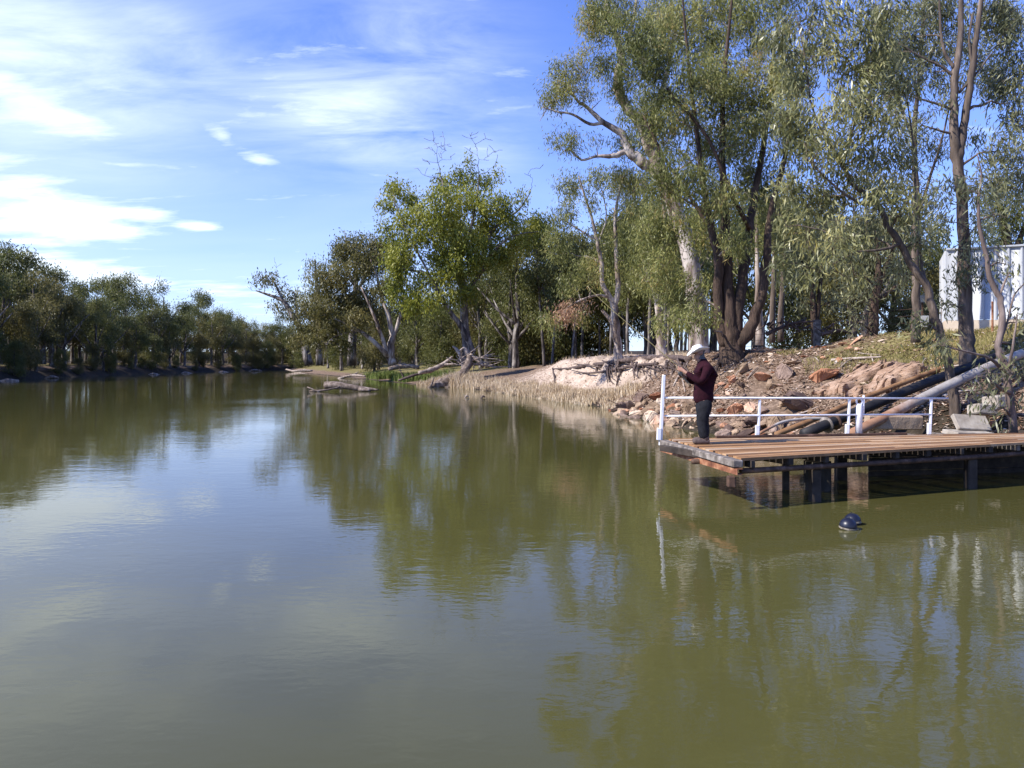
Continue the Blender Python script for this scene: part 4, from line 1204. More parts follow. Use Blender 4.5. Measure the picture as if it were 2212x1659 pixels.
for (u, v, s, i, mt_, rz, tilt, lab_) in (
        (1784, 818, (1.05, .8, .8), 5, 'rock_red', .3, (-.3, -.1), 'big flat-topped red sandstone boulder on the slope right of the fisherman'),
        (1697, 812, (.75, .65, .75), 4, 'rock_dark', .8, (0, .2), 'rounded brown boulder upslope and left of the big red boulder'),
        (1650, 820, (.85, .55, .6), 2, 'rock_red', .2, (-.4, .3), 'orange-pink slanted rock left of the rounded brown boulder'),
        (1664, 838, (.62, .5, .6), 1, 'rock_tan', 2.1, (.2, 0), 'pale jagged rock just below the orange-pink slanted rock'),
        (1583, 828, (.36, .3, .6), 0, 'rock_red', .5, (.2, -.3), 'small upright orange rock standing beside the shadow of the big gum'),
        (1716, 786, (1.1, .6, .5), 6, 'rock_tan', .3, (-.25, -.12), 'long pale flat slab high on the slope above the boulders'),
        (1607, 805, (.5, .3, .9), 5, 'rock_tan', .9, (.3, .5), 'pale slab stone propped at an angle near the roots of the big gum'),
        (1590, 890, (.75, .6, .6), 0, 'rock_red', 1.3, (0, .2), 'red sandstone boulder behind the railing right of the fisherman'),
        (1625, 886, (.6, .5, .45), 4, 'rock_red', .3, (.1, .1), 'reddish rock wedged beside the red sandstone boulder at the railing'),
        (1730, 880, (1.5, .9, 1.0), 1, 'rock_dark', .4, (-.2, .15), 'large dark mossy boulder behind the middle of the railing'),
        (1665, 915, (1.5, .5, .5), 2, 'rock_tan', .35, (-.3, -.25), 'long tan stone beam lying in front of the dark mossy boulder'),
        (1544, 842, (.38, .3, .36), 0, 'rock_red', .2, (0, 0), 'round orange stone right behind the back of the fisherman'),
        (1350, 884, (1.1, .6, .6), 1, 'rock_dark', .5, (.1, .3), 'dark brown rock at the tip of the rubble spit in the water'),
        (1385, 866, (1.0, .6, .7), 4, 'rock_dark', .2, (0, -.1), 'squarish brown rock on top of the rubble spit'),
        (1408, 880, (1.5, .6, .5), 2, 'rock_tan', .55, (-.1, -.35), 'long tan slab slanting across the rubble spit'),
        (1420, 860, (.9, .7, .5), 0, 'rock_red', 1.0, (0, 0), 'reddish rock on the landward side of the rubble spit'),
        (1772, 845, (.6, .5, .4), 3, 'rock_tan', 1.4, (0, .1), 'small tan stone under the big red boulder'),
        (1848, 738, (1.0, .35, .35), 3, 'rock_red', .5, (-.3, -.5), 'red slab tilted up on the crest in front of the small gum'),
        (1822, 744, (.8, .4, .3), 6, 'rock_red', .2, (-.2, .1), 'low red slab beside the tilted slab on the crest'),
        (1800, 750, (.7, .3, .3), 6, 'rock_tan', .3, (-.2, -.1), 'pinkish slab, lowest of the slabs on the crest'),
        (1738, 772, (.4, .2, .22), 3, 'rock_red', .2, (0, .1), 'small brick-like red stone upslope of the pale flat slab'),
        (1780, 777, (.4, .3, .25), 1, 'rock_red', .9, (0, .1), 'small pinkish-red stone alone in the leaf litter'),
        (1815, 780, (.36, .26, .22), 4, 'rock_red', .4, (0, .1), 'small red stone alone on the grass above the sandstone ledge'),
        (2140, 920, (.3, .25, .22), 0, 'rock_red', .4, (0, .1), 'small red stone at the foot of the concrete slabs'),
        (1520, 912, (.9, .6, .5), 5, 'rock_tan', .4, (0, .2), 'flat tan rock at the waterline seen between the legs and the railing'),
        (1490, 885, (.8, .6, .5), 4, 'rock_tan', .9, (0, -.2), 'tan boulder at the waterline left of the legs of the fisherman'),
):
    g = ground_at(u, v)
    rock(g, s, i, mt_, rz, tilt, lab_, None)
for k in range(205):
    p = rng.uniform(12.5, 26.5); d = abs(rng.normal(0, 1.25)) - .15
    if p > 23: d = min(d, 1.2) - .2
    x, y_ = xy_pd(p, d)
    s = rng.gamma(3.0, .075) * (1.25 if d < .9 else .9) + .09
    mt_ = ('rock_tan', 'rock_tan', 'rock_dark', 'rock_red', 'rock_dark', 'rock_tan')[int(rng.integers(0, 6))]
    rock((float(x), float(y_), max(-.08, float(tz(x, y_)))), (s * rng.uniform(.9, 1.6), s * rng.uniform(.7, 1.1), s * rng.uniform(.6, 1.1)), int(rng.integers(0, 7)), mt_, rng.uniform(0, 6.28), (rng.normal(0, .3), rng.normal(0, .3)),
         'broken sandstone rock in the rubble along the waterline behind the deck', 'rubble along the waterline')
for k in range(60):
    p = rng.uniform(7, 21); d = rng.uniform(2.6, 7.5)
    x, y_ = xy_pd(p, d)
    s = rng.uniform(.12, .32)
    rock((float(x), float(y_), float(tz(x, y_))), (s * rng.uniform(.9, 1.6), s, s * rng.uniform(.5, .9)), int(rng.integers(0, 7)), ('rock_tan', 'rock_red')[int(rng.integers(0, 2))], rng.uniform(0, 6.28), (rng.normal(0, .2), rng.normal(0, .2)),
         'small loose stone scattered on the leafy slope', 'loose stones on the slope')


def ledge(quad, th, label, lift=.10):
    """layered outcrop following the slope: quad of pixels on the ground"""
    P = [ground_at(*q) for q in quad]
    n = 34; m = 16
    a, b, c, d = [np.array(p) for p in P]
    v = []
    for i in range(n + 1):
        for j in range(m + 1):
            s, t = i / n, j / m
            p = (a * (1 - s) + b * s) * (1 - t) + (d * (1 - s) + c * s) * t
            e = (t > 0) * (t < 1) * (s > 0) * (s < 1)
            p = p + np.array([vn(i * .5, j * .4) * .2, vn(i * .4 + 5, j * .5) * .2, 0])
            p[2] = float(tz(p[0], p[1])) + lift * (1 if e else .75) + .05 * vn(i * .3 + 3, j * .6) + .11 * round(2.6 * float(vn(i * .07 + 1, j * .30 + i * .05)) + .5) + rng.normal(0, .006)
            v.append(p)
    v = np.array(v)
    lo = v.copy(); lo[:, 2] -= th
    i = np.arange(n)[:, None] * (m + 1); j = np.arange(m)[None]
    f = np.stack([i + j, i + m + 1 + j, i + m + 2 + j, i + j + 1], -1).reshape(-1, 4)
    rim = [k * (m + 1) for k in range(n + 1)] + [n * (m + 1) + k for k in range(1, m + 1)] + [k * (m + 1) + m for k in range(n - 1, -1, -1)] + [k for k in range(m - 1, 0, -1)]
    K = len(v)
    side = np.array([[rim[k], rim[(k + 1) % len(rim)], rim[(k + 1) % len(rim)] + K, rim[k] + K] for k in range(len(rim))])
    me = np_mesh('ledge', np.vstack([v, lo]), np.vstack([f, f[:, ::-1] + K, side]))
    bm = bmesh.new(); bm.from_mesh(me); bmesh.ops.recalc_face_normals(bm, faces=bm.faces); bm.to_mesh(me); bm.free()
    return tag(link('sandstone_ledge', me, M['ledge']), label, 'rock ledge')


ledge([(1826, 858), (1925, 838), (2012, 798), (1945, 792)], .5, 'broad pink layered sandstone ledge above the rusty pipe', .16)
ledge([(1756, 852), (1820, 850), (1935, 790), (1880, 800)], .45, 'second pinkish sandstone ledge upslope, behind the broad ledge', .14)

# ------------------------------------------------------------------ shed
sa, sb = at(2044, 700, 26.0), at(2300, 690, 24.6)
z0 = 3.28; HT = CAMZ + (VH - 534) / F * 25.2 - z0
shed = empty('metal_shed', (sa[0], sa[1], z0), 'pale ribbed steel shed with a cream base on the bank top', 'shed')
dv = np.array([sb[0] - sa[0], sb[1] - sa[1]]); Lw = np.linalg.norm(dv); dv /= Lw
shed.rotation_euler = (0, 0, math.atan2(dv[1], dv[0]))


def ribbed(L, H, zb):
    xs, ys = [], []
    x = 0.0
    while x < L:
        for dx, dy in ((0, 0), (.27, 0), (.285, -.05), (.335, -.05), (.36, 0)):
            xs.append(min(x + dx, L)); ys.append(dy)
        x += .36
    xs = np.array(xs); ys = np.array(ys); n = len(xs)
    v = np.vstack([np.stack([xs, ys, np.full(n, zb)], -1), np.stack([xs, ys, np.full(n, H)], -1)])
    i = np.arange(n - 1)
    return v, np.stack([i, i + 1, i + 1 + n, i + n], -1)


v, f = ribbed(Lw, HT, .26)
link('wall', np_mesh('wall', v, f), M['steel_sheet'], shed)
v, f = ribbed(3.2, HT, .26)
v2 = np.stack([-.002 - v[:, 1] * -1.0, 3.2 - v[:, 0], v[:, 2]], -1)
link('wall', np_mesh('side_wall', v2, f), M['steel_sheet'], shed)
Boxes().box((Lw / 2, .02, .02), (Lw + .06, .09, .46)).box((.0, 1.6, .02), (.09, 3.05, .46)).build('base_trim', M['cream_trim'], shed)
Boxes().box((Lw / 2, -.03, HT + .035), (Lw + .02, .12, .06)).build('gutter', M['steel_sheet'], shed, bevel=.01)
Boxes().box((Lw / 2 + .06, 1.62, HT + .02), (Lw - .1, 3.1, .05)).build('roof', M['steel_sheet'], shed)
pk = Boxes()
g = at(2144, 698, 23.4)
pk.box((g[0], g[1], float(tz(g[0], g[1])) + .40), (.05, .05, 1.0))
tag(pk.build('steel_picket', M['rust'], bevel=.008), 'rusty steel picket standing in front of the shed wall', 'picket')

# ------------------------------------------------------------------ fence, sensor pole
fence = empty('wire_fence', at(1765, 726, 31.5), 'sagging wire fence along the crest strung from a grey timber post', 'fence')
fp = [(1600, 33.5), (1765, 31.5), (1889, 30), (2035, 27.5)]
FP = []
for u, Y in fp:
    x = (u - U0) / F * Y
    FP.append(np.array([x, Y, float(tz(x, Y))]))
inv_ = Matrix.Translation(-Vector(fence.location))
for k, p in enumerate(FP):
    b_ = Boxes()
    b_.box((p[0], p[1], p[2] + .5), (.24, .22, 1.3) if k == 1 else (.05, .05, 1.5))
    o = b_.build('post', M['grey_timber'] if k == 1 else M['rust_dark'], bevel=.01)
    o.parent = fence; o.matrix_parent_inverse = inv_
tw = Tubes()
for h in (.25, .5, .75, 1.0):
    for p, q in zip(FP[:-1], FP[1:]):
        mid = (p + q) / 2 + np.array([0, 0, h - .04])
        tw.add(catmull([p + [0, 0, h], mid, q + [0, 0, h]], 4), .006, 4, cap=False)
o = link('wire', tw.mesh('wire'), M['rust_dark']); o.parent = fence; o.matrix_parent_inverse = inv_
p = at(1992, 715, 28.0)
pole = empty('sensor_pole', (p[0], p[1], float(tz(p[0], p[1]))), 'thin pole carrying a small solar panel and a grey box beside the round shrub', 'pole')
b_ = Boxes().box((0, 0, .55), (.05, .05, 1.5)); b_.build('mast', M['rust_dark'], pole)
M['panel'] = noise_mat('dark solar glass', [(.3, (.02, .025, .04)), (.7, (.04, .05, .07))], (1, 1, 1), 8, bump=0, rough=.2, spec=.5)
Boxes().box(None, (.5, .03, .32), M=Matrix.Translation((0, -.08, 1.25)) @ Matrix.Rotation(R(-35), 4, 'X')).build('solar_panel', M['panel'], pole, bevel=.006)
Boxes().box((.02, -.09, .45), (.28, .16, .4)).build('control_box', M['steel_sheet'], pole, bevel=.015)

# ------------------------------------------------------------------ dead wood
def dead(name, label, cat, paths, mat='deadwood', sides=7, lump=.14, grp=None):
    t = Tubes()
    base = np.array(paths[0][0][0], float)
    for pts, rad in paths:
        P = catmull(np.array(pts, float) - base, 4)
        t.add(P, np.interp(np.linspace(0, 1, len(P)), np.linspace(0, 1, len(rad)), rad), sides, lump=lump)
    o = link(name, t.mesh(name), M[mat]); o.location = base
    return tag(o, label, cat, grp)


Yl = 60.0
dead('fallen_log', 'thick broken log lying in the river with a thin branch in front of it', 'log',
     [([at(702, 833, Yl + .5), at(725, 832, Yl + .3), at(770, 838, Yl), at(800, 841, Yl - .2), at(818, 842, Yl - .3)], [.29, .30, .22, .13, .04]),
      ([at(668, 845, Yl - 1), at(700, 843, Yl - 1), at(735, 836, Yl - .6)], [.07, .08, .06]), ([at(664, 836, Yl - 1), at(690, 847, Yl - 1.2)], [.04, .05]), ([at(775, 841, Yl - .6), at(800, 844, Yl - .8)], [.16, .1])], mat='wetwood', sides=10)
Ys = 70.5
dead('stump_log', 'huge weathered stump log sloping into the water at the left end of the reeds', 'log',
     [([at(920, 843, Ys - 1), at(940, 834, Ys - .6), at(970, 824, Ys), at(995, 812, Ys + 1), at(1010, 790, Ys + 1.5), at(1014, 768, Ys + 2)], [.12, .36, .56, .50, .36, .22]),
      ([at(960, 838, Ys - .6), at(990, 832, Ys), at(1010, 828, Ys + .6)], [.2, .4, .3]), ([at(929, 838, Ys - 1.2), at(938, 815, Ys - 1)], [.14, .05])], mat='wetwood', sides=10, lump=.2)
Yb = 74.0
pp_ = []
for k in range(34):
    a = at(rng.uniform(985, 1040), rng.uniform(770, 792), Yb + rng.uniform(-1.5, 1.5)); b = a + rng.normal(0, 1, 3) * np.array([1.3, .8, .5]) + np.array([.4, 0, .35])
    pp_.append(([a, (a + b) / 2 + rng.normal(0, .12, 3), b], [.05, .04, .02]))
dead('brush_pile', 'heap of bleached dead branches on the bank above the stump log', 'brush pile',
     [([at(1003, 795, Yb), at(998, 775, Yb), at(988, 757, Yb), at(978, 748, Yb)], [.28, .24, .17, .08]), ([at(1020, 780, Yb - .5), at(1010, 765, Yb - .5), at(1003, 752, Yb - .5), at(990, 760, Yb - .5)], [.22, .2, .14, .07]),
      ([at(1015, 765, Yb - .5), at(1030, 778, Yb - .6), at(1045, 790, Yb - .7)], [.16, .14, .1])] + pp_)
dead('driftwood', 'long pale driftwood log on the bank left of the brush pile', 'driftwood', [([at(905, 805, 80), at(930, 800, 81), at(955, 788, 82), at(978, 770, 82)], [.2, .28, .25, .1]), ([at(955, 788, 82), at(985, 786, 81.5)], [.15, .07])])
dead('driftwood', 'dark forked driftwood half in the water before the green sedge', 'driftwood', [([at(860, 822, 82), at(890, 812, 82), at(915, 806, 83)], [.1, .16, .1]), ([at(873, 818, 82), at(862, 795, 82)], [.09, .04])], 'rootwood')
dead('driftwood', 'bleached crooked branch lying along the low bank left of the sedge', 'driftwood', [([at(730, 818, 112), at(760, 811, 112), at(790, 813, 111)], [.14, .2, .12]), ([at(760, 811, 112), at(775, 803, 113)], [.1, .05])])
dead('driftwood', 'pale snag poking from the far end of the near bank', 'driftwood', [([at(618, 798, 190), at(640, 803, 188), at(665, 804, 185)], [.16, .3, .26])])
dead('driftwood', 'grey log on the woodland floor behind the sedge', 'driftwood', [([at(840, 797, 95), at(870, 791, 96), at(905, 793, 96)], [.25, .32, .2])])
for (u, v, lab_) in ((215, 824, 'pale log lying in the water at the foot of the far bank'), (20, 825, 'long pale log at the water edge of the far bank, closest to the camera'), (655, 803, 'white driftwood at the far end of the river')):
    Y = {215: 118, 20: 95, 655: 150}[u]
    dead('driftwood', lab_, 'driftwood', [([at(u - 22, v - 1, Y), at(u - 4, v - 2.5, Y), at(u + 20, v - 2, Y)], [.12, .3, .15]), ([at(u - 4, v - 2, Y), at(u + 5, v - 7, Y)], [.1, .04])])
for k, (u, v) in enumerate(((330, 812), (480, 807), (550, 803), (110, 818), (400, 809))):
    Y = (150, 190, 215, 112, 170)[k]
    dead('driftwood', 'small pale snag at the dark foot of the far bank', 'driftwood', [([at(u - 14, v, Y), at(u, v - 4, Y), at(u + 16, v - 2, Y)], [.1, .24, .1])], grp='snags under the far bank')
for k, (u, v) in enumerate(((1010, 858), (1045, 859))):
    Y = F * CAMZ / (v + 1 - VH)
    dead('stick', ('pale bent stick poking out of the calm water before the reeds', 'dark pointed stick poking out of the water right of the pale bent stick')[k], 'stick',
         [([at(u - 6, v + 3, Y), at(u - 2, v - 3, Y), at(u + 3, v + (-1 if k else 0), Y)], [.05, .07, .03])], ('deadwood', 'rootwood')[k])
# exposed roots along the sandy face
pr = []
def face(u, v, off=.35):
    g_ = ground_at(u, v); s = (g_[1] - off) / g_[1]
    return np.array([g_[0] * s, g_[1] * s, CAMZ - (v - VH) / F * g_[1] * s])
main = [face(1194, 797), face(1230, 796), face(1262, 790), face(1300, 786), face(1345, 780), face(1400, 774), face(1445, 772), face(1490, 778)]
pr.append((main, [.06, .09, .11, .13, .15, .16, .16, .2]))
pr.append(([main[0] + [.0, 0, .04], face(1197, 812), face(1198, 826)], [.075, .06, .04]))
pr.append(([face(1235, 800), face(1270, 806), face(1320, 800), face(1370, 790), face(1420, 785)], [.03, .06, .08, .08, .09]))
pr.append(([face(1240, 786), face(1275, 790), face(1300, 794)], [.03, .05, .06]))
pr.append(([face(1300, 778), face(1312, 784), face(1325, 790)], [.03, .05, .05]))
for k in range(42):
    u = rng.uniform(1290, 1490); v0 = rng.uniform(778, 792); L = rng.uniform(14, 46)
    a = face(u, v0, .4); b = face(u + rng.normal(0, 8), v0 + L, .2)
    pr.append(([a, (a + b) / 2 + rng.normal(0, .12, 3), b], [.045, .03, .015]) if k % 3 else ([a, (a + b) / 2 + rng.normal(0, .2, 3), b], [.08, .055, .025]))
for k in range(22):
    u = rng.uniform(1330, 1480); v0 = rng.uniform(785, 800)
    a = face(u, v0, .45); b = face(u + rng.uniform(-40, 40), v0 + rng.uniform(-3, 16), .3)
    pr.append(([a, (a + b) / 2 + rng.normal(0, .15, 3), b], [.04, .035, .02]))
dead('exposed_roots', 'tangle of bare tree roots hanging from the undercut sandy bank', 'roots', pr, 'rootwood', 6)
# surface roots of the big gum
pr = []
for (u, v, r) in ((1500, 812, .09), (1540, 830, .08), (1650, 765, .10), (1690, 742, .08), (1600, 800, .07), (1480, 795, .07), (1520, 800, .06)):
    a = ground_at(1585, 764) + np.array([0, 0, .1]); b = ground_at(u, v); m_ = (a + b) / 2; m_[2] = float(tz(m_[0], m_[1])) + .05
    pr.append(([a, m_ + rng.normal(0, .1, 3) * [1, 1, .2], b], [.16, r, .03]))
dead('exposed_roots', 'thick surface roots spreading down the slope from the base of the multi-stemmed gum', 'roots', pr, 'bark_dark', 7)
for (us, lab_, sd_) in (((1655, 1760), 'leafless dark fallen branch against the sky by the fence, beside the multi-stemmed gum', 1), ((1775, 1850), 'low fallen branch lying on the crest at the right of the fence post', 2)):
    pr = []
    x0_, x1_ = us
    Yf = 30.8 if sd_ == 1 else 30.2
    pr.append(([at(x0_, 722, Yf), at((x0_ + x1_) / 2, 700 if sd_ == 1 else 714, Yf), at(x1_, 694 if sd_ == 1 else 724, Yf)], [.09, .07, .03]))
    for k in range(16 if sd_ == 1 else 5):
        u = rng.uniform(x0_, x1_); v0 = rng.uniform(700, 716)
        pr.append(([at(u, v0, Yf), at(u + rng.uniform(-15, 15), v0 + rng.uniform(-18, 6), Yf + rng.uniform(-.4, .4)), at(u + rng.uniform(-35, 35), v0 + rng.uniform(-22, 20), Yf + rng.uniform(-.6, .6))], [.04, .03, .01]))
    dead('fallen_branch', lab_, 'branch', pr, 'rootwood', 6)
for (q, lab_) in ((((1455, 838), (1470, 812), (1480, 850)), 'crooked grey dead branch standing in the rubble left of the fisherman'), (((1795, 782), (1850, 778), (1905, 775)), 'long straight fallen stick on the grassy slope above the ledge')):
    P = [ground_at(*z) + np.array([0, 0, .06]) for z in q]
    dead('dead_branch', lab_, 'branch', [(P, [.05, .045, .025])] + ([([P[1], P[1] + np.array([.3, 0, .5])], [.035, .01]), ([P[1], P[1] + np.array([-.5, 0, .45])], [.035, .01])] if 'crooked' in lab_ else []))
for k in range(16):
    p, d = rng.uniform(9, 22), rng.uniform(.5, 6)
    x, y_ = xy_pd(p, d); L = rng.uniform(.5, 1.4); a_ = rng.uniform(0, 6.28)
    e = np.array([x + L * math.cos(a_), y_ + L * math.sin(a_)])
    dead('stick', 'fallen stick lying among the leaf litter of the slope', 'stick', [([(x, y_, tz(x, y_) + .03), ((x + e[0]) / 2, (y_ + e[1]) / 2, tz((x + e[0]) / 2, (y_ + e[1]) / 2) + .06), (e[0], e[1], tz(e[0], e[1]) + .04)], [.025, .022, .01])], 'deadwood', 5, grp='sticks on the slope')

# ------------------------------------------------------------------ reeds, grass, litter
def blades(name, x, y, z, h, w, lean, mat, label_kind='stuff', bend=.25):
    n = len(x)
    a = rng.uniform(0, 6.28, n)
    wx, wy = np.cos(a) * w * .5, np.sin(a) * w * .5
    lx, ly = rng.normal(0, lean, n) * h, rng.normal(0, lean, n) * h
    b0 = np.stack([x - wx, y - wy, z], -1); b1 = np.stack([x + wx, y + wy, z], -1)
    m0 = np.stack([x - wx * .8 + lx * bend, y - wy * .8 + ly * bend, z + h * .55], -1); m1 = np.stack([x + wx * .8 + lx * bend, y + wy * .8 + ly * bend, z + h * .55], -1)
    t = np.stack([x + lx, y + ly, z + h], -1)
    v = np.stack([b0, b1, m1, m0, t], 1).reshape(-1, 3)
    k = np.arange(n)[:, None] * 5
    q = k + np.array([[0, 1, 2, 3]]); tr = k + np.array([[3, 2, 4]])
    return tag(link(name, np_mesh(name, v, [q, tr]), M[mat]), kind=label_kind)


n = 30000
p = rng.uniform(25.5, 68, n); d = rng.uniform(-.25, 2.6, n) + .25 * fbm(p * .8, p * 0 + 4)
x, y_ = xy_pd(p, d); z = np.maximum(tz(x, y_), -.15)
tall = np.exp(-((p - 59) / 5.0) ** 2)
h = rng.uniform(.25, .80, n) * (.75 + .5 * vn(p * .7, d * .7)) * (1 + 1.5 * tall) * np.clip((p - 24.5) / 4, .4, 1)
h = h * (.42 + .8 * (vn(p * 1.7 + 4, d * .9 + 7) + .5))
keep = (vn(p * .9, d * .8) > -.24)
tag(blades('reeds', x[keep], y_[keep], z[keep], h[keep], .028, .27, 'reed'), 'pale dry reeds along the water edge below the sandy bank', 'reeds')
n = 9000
p = rng.uniform(70, 104, n); d = rng.uniform(.3, 5.5, n)
x, y_ = xy_pd(p, d); z = tz(x, y_)
keep = vn(p * .25, d * .4) > -.12
tag(blades('sedge', x[keep], y_[keep], z[keep], rng.uniform(.4, 1.0, keep.sum()), .06, .25, 'sedge'), 'green sedge on the low bank beyond the stump log', 'sedge')
n = 70000
p = rng.uniform(2, 24, n); d = rng.uniform(2.4, 13, n)
dens = np.clip(1 - np.abs(p - 11) / 9, 0, 1) * np.clip((d - 2.6) / 2.2, 0, 1) + .9 * vn(p * .9, d * .9) + .25 * vn(p * 3, d * 3)
keep = dens > .52
x, y_ = xy_pd(p[keep], d[keep])
tag(blades('grass', x, y_, tz(x, y_), rng.uniform(.05, .15, len(x)), .014, .5, 'grass'), 'short green and straw grass on the upper slope', 'grass')
n = 5000
p = rng.uniform(24, 50, n); d = rng.uniform(5, 12, n); keep = vn(p * .6, d * .6) > .05
x, y_ = xy_pd(p[keep], d[keep])
tag(blades('dry_grass', x, y_, tz(x, y_), rng.uniform(.1, .3, len(x)), .02, .4, 'reed'), 'dry grass tufts on the top of the sandy bank', 'grass')
n = 52000
p = rng.uniform(1, 34, n); p = np.where(p > 27, 27 + (p - 27) * 3.4, p); d = rng.gamma(2.2, 2.1, n) - .1
keep = (d < 13) & (vn(p * 1.2, d * 1.2) > -.25); p, d = p[keep], d[keep]; n = len(p)
x, y_ = xy_pd(p, d); z = tz(x, y_) + .012 + rng.uniform(0, .02, n)
L = rng.uniform(.05, .13, n); Wd = rng.uniform(.015, .035, n); big = rng.random(n) < .05; L[big] *= 2.2; Wd[big] *= 1.6
a = rng.uniform(0, 6.28, n); e = np.stack([np.cos(a), np.sin(a), rng.normal(0, .25, n) - .0], -1); s_ = np.stack([-np.sin(a), np.cos(a), rng.normal(0, .35, n)], -1)
c = np.stack([x, y_, z], -1)
v = np.stack([c - e * L[:, None] * .5, c + s_ * Wd[:, None], c + e * L[:, None] * .5, c - s_ * Wd[:, None]], 1).reshape(-1, 3)
tag(link('leaf_litter', np_mesh('leaf_litter', v, np.arange(4 * n).reshape(n, 4)), M['litter']), 'fallen leaves and bark scraps covering the slope', 'leaf litter', kind='stuff')

# ------------------------------------------------------------------ the fisherman
Y0 = 13.45


def P3(u, v, dy=0.0):
    return Vector(at(u, v, Y0)) + Vector((0, dy, 0))


def skin(name, verts, edges, mat, parent, root, sub=2):
    """verts: key -> (co, rx, ry)"""
    keys = list(verts)
    me = bpy.data.meshes.new(name)
    me.from_pydata([verts[k][0] for k in keys], [(keys.index(a), keys.index(b)) for a, b in edges], [])
    o = bpy.data.objects.new(name, me); COL.objects.link(o)
    md = o.modifiers.new('skin', 'SKIN'); md.use_smooth_shade = True
    sv = me.skin_vertices[0].data
    for i, k in enumerate(keys):
        sv[i].radius = (verts[k][1], verts[k][2]); sv[i].use_root = (k == root)
    o.modifiers.new('sub', 'SUBSURF').levels = sub
    o.modifiers['sub'].render_levels = sub
    dg = bpy.context.evaluated_depsgraph_get()
    res = bpy.data.meshes.new_from_object(o.evaluated_get(dg))
    res.name = name
    bpy.data.objects.remove(o)
    o = link(name, res, None)
    res.materials.clear(); res.materials.append(M[mat])
    for pl in res.polygons: pl.use_smooth = True
    if parent is not None:
        o.parent = parent; o.matrix_parent_inverse = Matrix.Translation(-Vector(parent.location))
    return o


M['skin'] = noise_mat('weathered skin', [(.3, (.30, .15, .10)), (.7, (.42, .235, .165))], (1, 1, 1), 9, bump=.1, bdist=.003, rough=.55)
M['jacket'] = noise_mat('burgundy fleece', [(.3, (.015, .003, .006)), (.7, (.034, .006, .012))], (1, 1, 1), 14, bump=.5, bdist=.012, rough=.9, spec=.15)
M['jeans'] = noise_mat('black jeans', [(.3, (.006, .006, .008)), (.7, (.017, .017, .021))], (1, 1, 1), 12, bump=.5, bdist=.012, rough=.85, spec=.2)
M['boots'] = noise_mat('dusty brown boots', [(.3, (.045, .03, .024)), (.7, (.14, .10, .085))], (1, 1, 1), 12, bump=.3, bdist=.005, rough=.7)
M['hat'] = noise_mat('off white felt', [(.3, (.60, .57, .53)), (.7, (.76, .735, .70))], (1, 1, 1), 8, bump=.2, bdist=.004, rough=.85)
M['hair'] = noise_mat('grey hair', [(.3, (.05, .045, .04)), (.7, (.16, .145, .13))], (1, 1, 1), 30, bump=.4, bdist=.004)

fx, fy = dk(1516, 957)
man = empty('person', (fx, Y0, ZD), 'man in a white broad-brimmed hat, burgundy jacket and dark jeans fishing from the deck', 'person')
vz = lambda z: VH + (CAMZ - z) * F / Y0          # row of a height at his distance
B_ = {
    'pel': (P3(1520, 868), .11, .13), 'sp1': (P3(1521, 842), .12, .14), 'sp2': (P3(1523, 815), .13, .15), 'sh': (P3(1523, 791), .09, .11), 'nk': (P3(1516, 778), .055, .055),
    'jaw': (P3(1508, 771), .062, .060), 'hd': (P3(1509, 760), .088, .078), 'cr': (P3(1510, 751), .072, .066), 'chin': (P3(1500, 774), .028, .032), 'nose': (P3(1495.5, 765), .012, .011), 'brow': (P3(1500, 760), .04, .05),
}
E_ = [('pel', 'sp1'), ('sp1', 'sp2'), ('sp2', 'sh'), ('sh', 'nk'), ('nk', 'jaw'), ('jaw', 'hd'), ('hd', 'cr'), ('jaw', 'chin'), ('hd', 'brow'), ('brow', 'nose')]
hands = {-1: (P3(1477, 803, -.10), P3(1468, 798, -.07)), 1: (P3(1481, 815, .06), P3(1472.5, 812, .03))}
legs = {-1: [(1517, 874), (1513, 908), (1519, 945), (1507, 951)], 1: [(1522, 874), (1521, 907), (1525, 944), (1514, 950)]}
